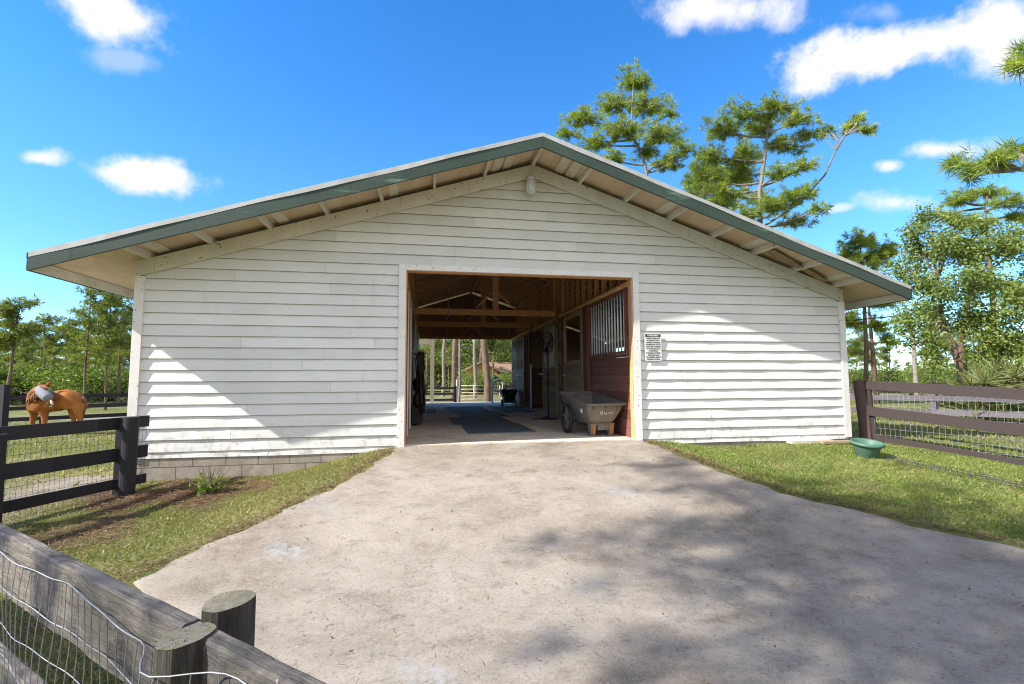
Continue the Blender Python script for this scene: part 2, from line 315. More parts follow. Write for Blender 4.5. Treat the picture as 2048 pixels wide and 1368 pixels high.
M['ink'] = plain('black sign ink', (.012, .012, .012), (.02, .02, .02), 9, .5, 0)
M['pot'] = plain('sea green planter plastic', (.085, .165, .115), (.06, .125, .09), 5, .5, .05)
M['bark'] = plain('pine bark', (.22, .15, .105), (.09, .06, .045), 7, .95, .9, (1, 1, .35), bscale=12)
M['barkgrey'] = plain('grey bark', (.27, .235, .20), (.13, .11, .09), 7, .95, .8, (1, 1, .35), bscale=14)
M['needle'] = leaf_mat('pine needles', (.46, .50, .085), (.30, .38, .062), (.15, .22, .042), .42, .6)
M['needlefar'] = leaf_mat('distant pine needles', (.30, .32, .07), (.20, .25, .055), (.11, .15, .042), .34, .25)
M['leaf'] = leaf_mat('broad leaves', (.18, .23, .05), (.11, .17, .033), (.25, .29, .085), .35, .5)
M['leaf2'] = leaf_mat('understorey leaves', (.26, .31, .055), (.16, .22, .038), (.07, .11, .028), .35, .5)
M['palm'] = leaf_mat('palmetto fronds', (.10, .155, .035), (.16, .20, .06), (.22, .17, .08), .25, .8)
M['grass'] = leaf_mat('grass blades', (.20, .225, .06), (.125, .16, .038), (.36, .30, .16), .3, 1.1)
M['grassg'] = leaf_mat('green grass blades', (.19, .27, .048), (.10, .175, .026), (.36, .29, .14), .35, 1.1)
M['straw'] = plain('pine straw', (.27, .17, .10), (.12, .075, .045), 5, .9, 0)
M['coat'] = plain('chestnut coat', (.40, .155, .04), (.17, .055, .016), 3.2, .75, .1, spec=.15)
M['coatdark'] = plain('dark chestnut hair', (.13, .045, .015), (.20, .075, .025), 9, .7, .2)
M['mask'] = plain('grey fly mask mesh', (.24, .25, .27), (.15, .16, .18), 60, .8, .1)
M['blaze'] = plain('white blaze hair', (.72, .66, .58), (.6, .52, .44), 9, .7, 0)
M['gate'] = plain('tan tube gate steel', (.50, .36, .22), (.62, .52, .40), 3, .5, 0)
M['housewall'] = plain('yellow ochre stucco', (.50, .33, .13), (.34, .22, .09), 1.2, .9, .1)
M['roofbrown'] = plain('brown shingle roof', (.30, .20, .14), (.20, .13, .09), 6, .9, .1)
M['leather'] = plain('black leather', (.012, .011, .011), (.03, .026, .022), 12, .45, .1)
M['rope'] = plain('brown rope', (.16, .10, .06), (.08, .05, .03), 40, .9, .2)
M['beige'] = plain('beige painted post', (.44, .39, .30), (.34, .30, .23), 3, .7, .1)
M['polegrey'] = plain('grey utility pole timber', (.30, .26, .22), (.18, .15, .13), 8, .9, .2)
M['pipe'] = plain('chalky white pipe', (.62, .63, .62), (.45, .46, .46), 6, .5, 0)
gl = G('lamp glass'); gl.done((.75, .75, .72), .15, .5, Transmission_Weight=.45, Alpha=.75); M['glass'] = gl.m

# ------------------------------------------------------------------ terrain
def sstep(t): t = np.clip(t, 0, 1); return t*t*(3-2*t)
DY = np.array([-9, -6, -5, -4, -3.3, -2.5, -1.6, -.8, 0.]); DZ = np.array([-.56, -.54, -.52, -.47, -.41, -.27, -.115, -.05, -.012])
LY = np.array([-3.6, -3.3, -2.4, -1.6, -.05, .5]); LX = np.array([-2.2, -2.02, -1.34, -.84, -.43, -.43])
RY = np.array([-9, -5, -3.9, -3.07, -2.54, -1.6, -.05, .5]); RX = np.array([8.4, 6.0, 4.95, 4.36, 3.85, 3.45, 3.38, 3.38])
def drive_z(y): return np.interp(y, DY, DZ)
def ground_z(x, y):
    x = np.asarray(x, float); y = np.asarray(y, float)
    d = drive_z(y)-.015
    gl_ = np.interp(y, [-9, -4, -2, -1, 0, 4, 12, 25], [-.56, -.5, -.455, -.43, -.37, -.42, -.68, -.55])
    gr_ = np.interp(y, [-9, -5, -3, -2, -1, 0, 4, 25], [-.56, -.5, -.385, -.29, -.20, -.135, -.2, -.45])
    xl = np.interp(y, LY, LX); xr = np.interp(y, RY, RX)
    tl = sstep((xl+.05-x)/np.interp(y, [-3, 0], [1.2, 2.0])); tr = sstep((x-xr)/1.2)
    d = d*(1-tl)+gl_*tl; d = d*(1-tr)+gr_*tr
    far = sstep((y-11.0)/7); d = d*(1-far)+(-.42-.15*sstep((-4-x)/6))*far
    return d+.012*np.sin(x*2.1+1)*np.cos(y*1.7)*np.clip(tl+tr, 0, 1)
xs = np.unique(np.concatenate([np.linspace(-900, -60, 12), np.linspace(-60, -12, 25), np.linspace(-12, 13, 180), np.linspace(13, 60, 25), np.linspace(60, 900, 12)]))
ys = np.unique(np.concatenate([np.linspace(-300, -20, 8), np.linspace(-20, -8, 12), np.linspace(-8, 3, 110), np.linspace(3, 20, 40), np.linspace(20, 80, 25), np.linspace(80, 1200, 16)]))
X, Y = np.meshgrid(xs, ys); Z = ground_z(X, Y)
V = np.stack([X.ravel(), Y.ravel(), Z.ravel()], 1); nx = len(xs); ii = (np.arange(len(ys)-1)[:, None]*nx+np.arange(nx-1)[None]).ravel()
ground = np_mesh('ground', V, np.stack([ii, ii+1, ii+nx+1, ii+nx], 1), ground_mat(), smooth=True, kind='structure', label='grass and sandy soil around the barn', cat='ground')
def fattr(o, name, vals):
    a = o.data.attributes.new(name, 'FLOAT', 'POINT'); a.data.foreach_set('value', np.asarray(vals, dtype=np.float32))
def mulch_m(x, y):
    d = np.hypot((x+3.05)/1.25, (y+.75)/.75); d2 = np.hypot((x+2.55)/.7, (y+.75)/.5); d3 = np.hypot((x+3.2)/.55, (y+2.2)/1.2)
    w = .18*np.sin(x*7+y*5)+.12*np.sin(x*17-y*11)
    return np.clip(np.maximum.reduce([1.0-d+w*1.5, .9-d2+w, .6*(1.0-d3+w)])*2.0, 0, 1)
def sand_m(x, y):
    w = .25*np.sin(x*3+1)+.2*np.sin(y*4.3+x)
    a = np.exp(-((x+4.6)/.55)**2)*(y < .5)*(y > -4)
    b = np.clip(1.3-np.hypot((x+14)/5, (y-16.5)/2.2)+w, 0, 1)
    c = np.clip(1.2-np.abs(y-27)/3, 0, 1)*.5
    return np.clip(a*1.0+b+c, 0, 1)
fattr(ground, 'mulch', mulch_m(V[:, 0], V[:, 1])); fattr(ground, 'sand', sand_m(V[:, 0], V[:, 1]))
# driveway sheet, edges slightly ragged
rows = []; NY = 150
FL = lambda y: -1.9+(y+4.62)*(-1.15)          # foot of the near fence, x at given y
for j in range(NY+1):
    y = -9+9*j/NY
    xl = float(np.interp(y, LY, LX)) if y > -3.4 else -2.07+(-3.4-y)*.95
    xr = float(np.interp(y, RY, RX)); xl += .03*math.sin(y*9)+.02*math.sin(y*23+2); xr += .03*math.sin(y*8+1)+.02*math.sin(y*21)
    rows.append((y, xl, xr))
NX = 60; dv = []; 
for (y, xl, xr) in rows:
    for i in range(NX+1):
        x = xl+(xr-xl)*i/NX; e = min(i, NX-i)
        dv.append((x, y, float(drive_z(y))+.008*math.sin(x*1.7+y*.9)*(1 if y < -.4 else 0)-(.03 if e == 0 else 0)))
ii = (np.arange(NY)[:, None]*(NX+1)+np.arange(NX)[None]).ravel()
np_mesh('driveway', dv, np.stack([ii, ii+1, ii+NX+2, ii+NX+1], 1), M['drive'], smooth=True, kind='structure', label='pale concrete driveway ramp to the barn door', cat='driveway')

# ------------------------------------------------------------------ barn
XC, XL, XR = 1.60, -3.905, 7.13
def rl(x, zc=0.): return zc-(.321*(XC-x) if x < XC else .336*(x-XC))     # roof line below its ridge height
EL, ER = -4.685, 7.735
OH = .72; LEN = 11.3
DX0, DX1, DZT = -.331, 3.233, 2.575
barn = empty('barn', (XC, 0, 0), label='white lap sided horse barn with green gable fascia and open doorway', cat='barn')
BP = Matrix.Translation((-XC, 0, 0))
def bpart(mb, name, m, **k):
    mb.v = [(x-XC, y, z) for x, y, z in mb.v]; return mb.build(name, m, barn, **k)
# backing wall with door hole
w = MB(); T = 4.30
w.prism([(XL+.01, -.03), (DX0-.09, -.03), (DX0-.09, rl(DX0-.09, T)), (XL+.01, rl(XL+.01, T))], 0.0, .10)
w.prism([(DX0-.09, DZT+.07), (DX1+.09, DZT+.07), (DX1+.09, rl(DX1+.09, T)), (XC, T), (DX0-.09, rl(DX0-.09, T))], 0.0, .10)
w.prism([(DX1+.09, -.03), (XR-.01, -.03), (XR-.01, rl(XR-.01, T)), (DX1+.09, rl(DX1+.09, T))], 0.0, .10)
# lap courses
EXP = .1564
def course_seg(x0, x1, k, tone):
    zb = -.003+EXP*k; n = max(2, int((x1-x0)/.10)); vs = []; f = []
    ph = random.uniform(0, 9); amp = (.0052 if x0 > 3.3 and zb < 1.4 else .0040) if zb < 2 else .002
    tilt = random.uniform(-.0015, .0015)
    for i in range(n+1):
        x = x0+(x1-x0)*i/n
        wv = amp*(math.sin(x*3.1+ph)+.6*math.sin(x*8.3+ph*2)); e = .003 if i in (0, n) else 0
        yb = -.030-abs(wv)-e; dz = tilt*(x-x0)+.0012*math.sin(x*2+ph)
        vs += [(x, -.012, zb+dz+.002), (x, yb, zb+dz), (x, yb+.001, zb+dz+.0035), (x, -.012, zb+dz+EXP+.012)]
    for i in range(n):
        o = i*4
        for a in range(3): f.append((o+a, o+4+a, o+5+a, o+1+a))
    w.add(vs, f, tone)
    for i in range(n): w.tone[-3*n+3*i] = -1; w.tone[-3*n+3*i+1] = -1
for k in range(28):
    zt = -.003+EXP*(k+1)
    if zt+.02 > T-.05: break
    lo = max(XL+.10, XC-(T-zt-.0)/.321); hi = min(XR-.10, XC+(T-zt-.0)/.336)
    spans = [(lo, hi)] if zt-EXP > DZT+.04 else [(lo, DX0-.085), (DX1+.085, hi)]
    for a, b in spans:
        x = a; first = True
        while x < b-.02:
            L_ = random.uniform(.5, 3.4) if first else random.choice([3.66, 3.66, 2.4, 1.8, 3.0]); first = False
            e = min(b, x+L_)
            if b-e < .35: e = b
            course_seg(x+.0015, e-.0015, k, random.random()); x = e
bpart(w, 'wall', M['siding'], label='front gable wall of white lap siding')
sw = MB(); zt_ = rl(XL, 4.34); ys_ = [.10, 1.2, 2.4, 3.6, 4.8, 6.0, 7.2, 8.4, 9.6, LEN]
sw.box(XL+.01, XL+.10, .10, LEN, -.03, 1.2); sw.box(XL+.01, XL+.10, .10, LEN, 2.12, zt_-.12)
for a, b in zip(ys_[0::2], ys_[1::2]): sw.box(XL+.01, XL+.10, a, b, 1.2, 2.12)  # window openings added on this unseen side to let more light inside
bpart(sw, 'wall', M['siding'], label='left side wall')
sw = MB(); zt_ = rl(XR, 4.34); ys_ = [.10, .9, 1.9, 2.9, 3.9, 5.0, 6.4, 8.9, 10.3, LEN]
sw.box(XR-.10, XR-.01, .10, LEN, -.03, 1.25); sw.box(XR-.10, XR-.01, .10, LEN, 2.12, zt_-.12)
for a, b in zip(ys_[0::2], ys_[1::2]): sw.box(XR-.10, XR-.01, a, b, 1.25, 2.12)
bpart(sw, 'wall', M['siding'], label='right side wall')
sw = MB(); BX0, BX1, BZ = -.40, 3.26, 2.51
sw.prism([(XL+.1, -.03), (BX0, -.03), (BX0, rl(BX0, T)), (XL+.1, rl(XL+.1, T))], LEN-.02, LEN+.08)
sw.prism([(BX0, BZ), (BX1, BZ), (BX1, rl(BX1, T)), (XC, T), (BX0, rl(BX0, T))], LEN-.02, LEN+.08)
sw.prism([(BX1, -.03), (XR-.1, -.03), (XR-.1, rl(XR-.1, T)), (BX1, rl(BX1, T))], LEN-.02, LEN+.08)
bpart(sw, 'wall', M['deck'], label='back gable wall of brown sheathing')
# interior skins of the front and side walls
for a in ((-1,),):
    s_ = MB(); s_.box(XL+.10, XL+.112, .11, LEN-.03, -.02, 1.2);  bpart(s_, 'lining', M['darkwood'])
# corner boards, starter strip
for (a, b) in ((XL-.012, XL+.105), (XR-.105, XR+.012)):
    c = MB(); zt = rl((a+b)/2, 4.12); c.box(a, b, -.058, -.001, -.06, zt); xa, xb = (a, a+.02) if a < 0 else (b-.02, b)
    c.box(xa, xb, -.001, .11, -.06, zt-.0); bpart(c, 'corner_board', M['trim'], bevel=.003)
n = 40
for (a, b) in ((XL+.105, DX0-.10), (DX1+.10, XR-.03)):
    c = MB(); vs = []; f = []
    for i in range(n+1):
        x = a+(b-a)*i/n; wv = .012*math.sin(x*2.3)*(1 if a > 0 else .4)+(.03 if a > 0 and abs(x-6.1) < .15 else 0)
        vs += [(x, -.020, -.004), (x, -.026-abs(wv)*.8, -.085-wv*.5), (x, -.010, -.088-wv*.5)]
    for i in range(n): o = i*3; f += [(o, o+3, o+4, o+1), (o+1, o+4, o+5, o+2)]
    c.add(vs, f); bpart(c, 'starter_strip', M['siding'])
# rake boards
for sgn in (-1, 1):
    c = MB(); xe = (XL+.005) if sgn < 0 else (XR-.005); npc = 3; cuts = [XC+(xe-XC)*t for t in ((0, .37, .96, 1) if sgn < 0 else (0, .48, .995, 1))]
    for a, b in zip(cuts[:-1], cuts[1:]):
        x0, x1 = sorted((a+sgn*.002, b-sgn*.002)); c.prism([(x0, rl(x0, 4.122)), (x1, rl(x1, 4.122)), (x1, rl(x1, 4.334)), (x0, rl(x0, 4.334))], -.062, -.036, random.random())
    bpart(c, 'rake_board', M['rake'], bevel=.002)
# roof deck, shingles, drip edge, fascia
ZD = 4.41
for sgn in (-1, 1):
    xe = EL if sgn < 0 else ER; x0, x1 = sorted((XC, xe))
    c = MB(); c.prism([(x0, rl(x0, ZD)), (x1, rl(x1, ZD)), (x1, rl(x1, ZD+.02)), (x0, rl(x0, ZD+.02))], -OH+.012, LEN+.7); bpart(c, 'roof_deck', M['soffit'])
    c = MB(); x0, x1 = sorted((XC, xe+sgn*.02)); n = 48
    for i in range(n):                      # shingle courses give the edge its small steps
        a = x0+(x1-x0)*i/n; b = x0+(x1-x0)*(i+1)/n; lo = (a if sgn < 0 else b)
        la, lb = rl(a, ZD+.075), rl(b, ZD+.075)
        up = .012
        za, zb = (la+up, lb) if sgn < 0 else (la, lb+up)
        c.prism([(a, rl(a, ZD+.022)), (b, rl(b, ZD+.022)), (b, zb), (a, za)], -OH-.018-random.uniform(0, .004), LEN+.72)
    bpart(c, 'roof_shingles', M['shingle'])
    c = MB(); x0, x1 = sorted((XC, xe)); n = 60; vs = []; f = []
    for i in range(n+1):
        x = x0+(x1-x0)*i/n; wv = .006*math.sin(x*1.9)+.004*math.sin(x*5); yy = -OH-.028-.004*math.sin(x*3.1)
        vs += [(x, yy, rl(x, 4.436)+wv), (x, yy, rl(x, 4.500)), (x, -OH-.005, rl(x, 4.500)), (x, -OH-.005, rl(x, 4.436)+wv)]
    for i in range(n):
        o = i*4
        for a in range(4): f.append((o+a, o+4+a, o+4+(a+1) % 4, o+(a+1) % 4))
    c.add(vs, f); bpart(c, 'drip_edge', M['drip'])
    cuts = ([0, .42, .93, 1] if sgn < 0 else [0, .27, .83, 1])
    for ca, cb in zip(cuts[:-1], cuts[1:]):
        a = XC+(xe-XC)*ca+sgn*.0015; b = XC+(xe-XC)*cb-sgn*.0015; x0, x1 = sorted((a, b)); c = MB()
        n = max(2, int((x1-x0)/.3)); top = []; bot = []
        for i in range(n+1):
            x = x0+(x1-x0)*i/n; bot.append((x, rl(x, 4.276)+.005*math.sin(x*1.3))); top.append((x, rl(x, 4.434)))
        c.prism(bot+top[::-1], -OH-.022, -OH+.008); bpart(c, 'fascia', M['green'])
# eave fascias and boxed eave ends
for sgn, xe in ((-1, EL), (1, ER)):
    c = MB(); xa, xb = sorted((xe, xe-sgn*.03)); c.box(xa, xb, -OH+.010, LEN+.68, rl(xe, 4.285), rl(xe, 4.408)); bpart(c, 'eave_board', M['rake'])
    c = MB(); xa, xb = sorted((xe, xe+sgn*.018)); c.box(xa, xb, -OH-.015, LEN+.68, rl(xe, 4.276), rl(xe, 4.45)); bpart(c, 'fascia', M['green'])
# lookouts in the gable overhang
for sgn in (-1, 1):
    xe = EL if sgn < 0 else ER; k = 0; x = XC
    while abs(x-xe) > .5:
        if k or sgn < 0:
            c = MB(); z = rl(x, 4.408); sl = .321 if x < XC else -.336
            wv = random.uniform(-.02, .02); hw = .019
            vs = [(x-hw+dx*hw*2, yy, z+(dx*hw*2-hw)*sl-(0.002 if t else .088)) for yy in (-OH+.012, .098) for dx in (0, 1) for t in (0, 1)]
            c.add(vs, [(0, 2, 3, 1), (4, 5, 7, 6), (0, 4, 6, 2), (2, 6, 7, 3), (3, 7, 5, 1), (1, 5, 4, 0)]); bpart(c, 'lookout', M['rake'])
        if k % 2 == 1 or k == 0:
            xx = x+sgn*(.42 if k == 0 else -.17); z = rl(xx, 4.406); c = MB(); a, b = xx-.065, xx+.065
            c.prism([(a, rl(a, 4.385)), (b, rl(b, 4.385)), (b, rl(b, 4.408)), (a, rl(a, 4.408))], -OH+.014, -.02); bpart(c, 'batten', M['rake'])
        k += 1; x += sgn*.765
c = MB(); c.box(XC-.022, XC+.022, -OH+.012, .0, 4.30, 4.40); bpart(c, 'ridge_board', M['rake'])
# loose warped soffit strip on the right slope
c = MB(); c.beam((5.55, -.33, rl(5.55, 4.37)), (6.75, -.09, rl(6.75, 4.345)), .11, .012, seg=6, jit=.004); c.beam((5.6, -.2, rl(5.6, 4.375)), (6.3, -.28, rl(6.3, 4.33)), .05, .012, seg=4, jit=.004)
bpart(c, 'loose_strip', M['oldwood'])
# rafters, ridge and purlins inside
c = MB(); y = .32
while y < LEN-.1:
    for sgn in (-1, 1):
        xe = XL+.12 if sgn < 0 else XR-.12; a = (XC+sgn*.02, y, rl(XC, 4.33)); b = (xe, y, rl(xe, 4.33)); c.beam(a, b, .04, .14, tone=random.random())
    y += .61
bpart(c, 'rafters', wood_mat('pale pine rafters', (.80, .52, .30), (.58, .34, .17), (.5, 6, 6), .2))
for sgn in (-1, 1):
    xe = XL+.1 if sgn < 0 else XR-.1; x0, x1 = sorted((XC, xe)); c = MB(); c.prism([(x0, rl(x0, 4.402)), (x1, rl(x1, 4.402)), (x1, rl(x1, 4.408)), (x0, rl(x0, 4.408))], .102, LEN-.03); bpart(c, 'deck_lining', M['darkwood'])
c = MB(); c.box(XC-.02, XC+.02, .11, LEN-.03, 4.20, 4.38); bpart(c, 'ridge_beam', M['frame_y'])
# slab and foundation
c = MB(); c.box(XL+.02, XR-.02, -.012, LEN+.02, -.5, .0); bpart(c, 'floor_slab', M['slab'])
for bx in ((XL+.03, DX0-.25, -.016, .0, -.75, -.035), (DX1+.2, XR-.05, -.016, .0, -.6, -.05), (XL+.014, XL+.03, -.016, LEN, -.75, -.035)): c = MB(); c.box(*bx); bpart(c, 'foundation', M['block'])
# door trim and jambs
c = MB(); c.box(DX0-.105, DX0, -.058, .0, -.035, DZT+.085); bpart(c, 'door_trim', M['trim'], bevel=.003)
c = MB(); c.box(DX1, DX1+.105, -.058, .0, -.035, DZT+.085); bpart(c, 'door_trim', M['trim'], bevel=.003)
c = MB(); c.box(DX0+.001, DX1-.001, -.056, .0, DZT, DZT+.083); bpart(c, 'door_trim', M['trim'], bevel=.003)
c = MB(); c.box(DX0-.003, DX0+.012, .001, .12, .002, DZT+.01); c.box(DX1-.012, DX1+.003, .001, .12, .002, DZT+.01); c.box(DX0+.013, DX1-.013, .001, .12, DZT-.008, DZT+.01); bpart(c, 'door_jamb', M['frame_z'])
# trusses across the aisle
for yy in (4.35, 7.0):
    c = MB(); c.box(-.38, 3.235, yy, yy+.045, 2.51, 2.655, .7); bpart(c, 'tie_beam', M['frame_x'])
    c = MB(); c.box(1.545, 1.69, yy-.005, yy+.05, 2.657, 4.2, .8); bpart(c, 'king_post', M['frame_z'])
    for s_ in (-1, 1):
        c = MB(); c.beam((1.617+s_*.075, yy+.022, 3.06), (1.617+s_*.47, yy+.022, 2.69), .035, .05, (0, 1, 0), .9); bpart(c, 'brace', M['frame_z'])
c = MB(); c.box(-.40, 3.255, LEN-.075, LEN-.022, 2.50, 2.625, .3); bpart(c, 'tie_beam', M['frame_x'])
for i, x in enumerate(np.arange(-3.6, 7, .61)):
    c = MB(); c.box(x, x+.04, LEN-.10, LEN-.022, 2.63, rl(x, 4.22), random.random()); bpart(c, 'stud', M['frame_z'])
    c = MB(); c.box(x, x+.04, .102, .19, 2.66, rl(x, 4.25), random.random()); bpart(c, 'stud', M['frame_z'])
c = MB()
for s_ in (-1, 1): c.beam((1.617, LEN-.12, 3.0), (1.617+s_*.42, LEN-.12, 2.63), .035, .05, (0, 1, 0), .9)
bpart(c, 'brace', M['frame_z'])
# long walls beside the aisle
for (X0, sgn) in ((3.26, 1), (-.36, -1)):
    a, b = sorted((X0+sgn*.02, X0+sgn*.11)); zt = rl(X0+sgn*.06, 4.26)
    c = MB(); y = .22
    while y < LEN-.15:
        c.box(a, b, y, y+.04, 2.565, zt-.08, random.random()); y += .41
    bpart(c, 'upper_studs', M['frame_z'])
    c = MB(); c.box(a-.005, b+.005, .13, LEN-.03, zt-.078, zt-.0, .6); bpart(c, 'top_plate', M['frame_y'])
    a, b = sorted((X0-sgn*.03, X0+sgn*.12)); c = MB(); c.box(a, b, .13, LEN-.03, 2.47, 2.56, .9); bpart(c, 'header', M['frame_y'])
tr = wood_mat('pale golden door track', (.80, .60, .30), (.62, .44, .20), (6, .5, 6), .2)
c = MB(); y = .45
for (y0, y1) in ((.45, 4.2), (4.5, 7.3), (7.5, 11.2)): c.box(3.19, 3.228, y0, y1, 2.475, 2.515, .8)
bpart(c, 'door_track', tr)
# hanging chain/rod from truss and bare conduit
c = MB(); c.tube([(.42, 3.2, 3.6), (.43, 3.2, 2.3)], .012, 6); bpart(c, 'hanging_rod', M['steel']); c = MB(); c.tube([(1.25, 5.6, 4.1), (1.25, 5.6, 2.5)], .010, 6); bpart(c, 'hanging_rod', M['steel'])
# left aisle wall (tack and feed rooms)
segs = [(.13, 1.05), (2.55, 5.2), (6.4, LEN-.03)]
for (y0, y1) in segs:
    c = MB(); z = 0.002
    while z < 2.46: c.box(-.375, -.345, y0, y1, z, min(z+.142, 2.468), random.random()); z += .146
    bpart(c, 'aisle_wall', M['maroon'])
for (y0, y1) in ((1.06, 2.54), (5.21, 6.39)):
    dr = MB(); dr.box(-.40, -.36, y0+.09, y1-.09, .02, 2.36); d = bpart(dr, 'room_door', M['oldwood'])
    fr = MB(); fr.box(-.375, -.325, y0, y0+.09, .002, 2.46); fr.box(-.375, -.325, y1-.09, y1, .002, 2.46); fr.box(-.375, -.327, y0+.091, y1-.091, 2.37, 2.458); bpart(fr, 'door_frame', M['trim'])
# stall fronts on the right
def planks(mb, y0, y1, z0, z1, x0=3.235, x1=3.265, h=.146):
    z = z0
    while z < z1-.02: mb.box(x0, x1, y0, y1, z, min(z+h-.005, z1), random.random()); z += h
def bars(name, y0, y1, z0, z1, step=.115, x=3.25, m='silver', r=.014):
    b = MB(); y = y0+step*.5
    while y < y1-step*.3:
        b.tube([(x, y, z0), (x, y, z1)], r, 8); y += step
    return bpart(b, name, M[m], smooth=True)
c = MB(); planks(c, .13, 2.10, .002, 1.37); planks(c, .13, .30, 1.375, 2.46); bpart(c, 'stall_front', M['maroon'])
c = MB(); c.box(3.222, 3.27, .305, 2.10, 1.375, 1.42); c.box(3.222, 3.27, .305, 2.10, 2.40, 2.465); c.box(3.22, 3.272, .27, .303, 1.375, 2.465); bpart(c, 'window_frame', M['maroon'])
bars('window_bars', .30, 2.08, 1.42, 2.40, .135)
c = MB(); c.box(3.20, 3.29, 2.105, 2.24, .002, 2.465); bpart(c, 'stall_post', M['maroon'])
c = MB(); c.box(3.205, 3.285, 2.245, 2.44, .002, 2.465); bpart(c, 'stall_post', M['darkwood'])
# first sliding door: planks below, dark open window above
sdr = MB(); planks(sdr, 2.60, 3.78, .03, 1.26, 3.20, 3.23); sdr.box(3.19, 3.24, 2.46, 2.598, .03, 2.44, .5); sdr.box(3.19, 3.24, 3.785, 3.90, .03, 2.44, .9); sdr.box(3.19, 3.24, 2.60, 3.78, 2.33, 2.44, .9); sdr.box(3.19, 3.24, 2.60, 3.78, 1.265, 1.36, .8)
d1 = bpart(sdr, 'stall_door', M['oldwood'])
c = MB(); c.box(3.12, 3.188, 3.55, 3.62, 1.03, 1.06); c.tube([(3.16, 3.35, 1.045), (3.16, 3.95, 1.045)], .014, 8); lt = bpart(c, 'latch', M['steel']); lt.parent = d1
c = MB(); c.box(3.19, 3.245, 3.905, 4.02, .002, 2.46, .4); bpart(c, 'stall_post', M['darkwood'])
c = MB(); planks(c, 4.06, 4.52, .002, 2.44); bpart(c, 'stall_front', M['oldwood'])
# second stall: barred door
sdr = MB(); planks(sdr, 4.66, 5.95, .03, 1.18, 3.20, 3.23); sdr.box(3.19, 3.24, 4.55, 4.658, .03, 2.44, .5); sdr.box(3.19, 3.24, 5.955, 6.06, .03, 2.44, .6); sdr.box(3.19, 3.24, 4.66, 5.95, 2.34, 2.44, .8); sdr.box(3.19, 3.24, 4.66, 5.95, 1.185, 1.26, .8)
d2 = bpart(sdr, 'stall_door', M['oldwood'])
b = bars('door_bars', 4.68, 5.93, 1.26, 2.34, .125, 3.215); b.parent = d2
c = MB(); c.tube([(3.15, 5.6, 1.09), (3.15, 6.3, 1.09)], .014, 8); lt = bpart(c, 'latch', M['steel']); lt.parent = d2
c = MB(); c.box(3.20, 3.27, 7.92, 8.02, .002, 2.46, .6); bpart(c, 'stall_post', M['darkwood'])
c = MB(); c.box(3.17, 3.20, 7.55, 7.62, .02, 1.42); bpart(c, 'door_guard', M['pipe'])
sdr = MB(); planks(sdr, 8.80, 11.15, .03, 1.26, 3.20, 3.23); sdr.box(3.19, 3.24, 8.70, 8.798, .03, 2.42); sdr.box(3.19, 3.24, 9.9, 9.98, 1.27, 2.36); sdr.box(3.19, 3.24, 8.80, 11.15, 2.36, 2.42); sdr.box(3.19, 3.24, 8.80, 11.15, 1.265, 1.32)
d3 = bpart(sdr, 'stall_door', M['maroon']); b = bars('door_bars', 8.84, 11.1, 1.32, 2.36, .125, 3.215); b.parent = d3
c = MB(); c.tube([(3.15, 8.75, 1.09), (3.15, 9.8, 1.09)], .016, 8); c.box(3.13, 3.188, 9.6, 9.66, 1.02, 1.12); lt = bpart(c, 'latch', M['steel']); lt.parent = d3
# stall partitions
for y in (2.3, 4.3, 8.2):
    c = MB()
    for k in range(9): c.box(3.30, XR-.12, y, y+.035, .002+k*.146, .14+k*.146, random.random())
    bpart(c, 'partition', M['darkwood'])
# back doorway posts, track shed roof beyond
c = MB(); c.box(BX0-.0, BX0+.03, LEN-.02, LEN+.10, .0, BZ); c.box(BX1-.03, BX1, LEN-.02, LEN+.10, .0, BZ); bpart(c, 'door_jamb', M['frame_z'])
c = MB(); c.box(.09, .25, 13.0, 13.12, -.5, 2.62); c.box(-3.0, .089, 13.0, 13.1, 2.40, 2.62); c.box(-2.9, -.30, 13.02, 13.08, 1.08, 1.14)
bpart(c, 'porch_post', M['beige'])
apron = MB(); apron.box(-3.2, 4.2, LEN+.09, 13.4, -.4, -.012); apron.build('apron', M['slab'], kind='structure', label='concrete apron behind the barn', cat='apron')

# ------------------------------------------------------------------ small things on the barn
# jar lamp
lamp = empty('wall_lamp', (1.545, -.06, 3.95), label='jam jar shaped glass lamp below the gable peak', cat='lamp')
c = MB(); c.tube([(0, .02, .10), (0, -.04, .115), (0, -.09, .10)], .03, 10); c.lathe([(.0, .165), (.045, .16), (.07, .12), (.072, .06), (.0, .06)], (0, -.10, 0)); c.build('lamp_cap', M['drip'], lamp, smooth=True)
c = MB(); c.lathe([(.064, .06), (.078, .045), (.078, -.06), (.072, -.10), (.045, -.135), (.0, -.145)], (0, -.10, 0)); c.build('glass_jar', M['glass'], lamp, smooth=True)
c = MB(); c.lathe([(.0, -.08), (.028, -.06), (.03, -.03), (.015, .03), (.015, .06)], (0, -.10, 0), 12); c.build('bulb', M['white'], lamp, smooth=True)
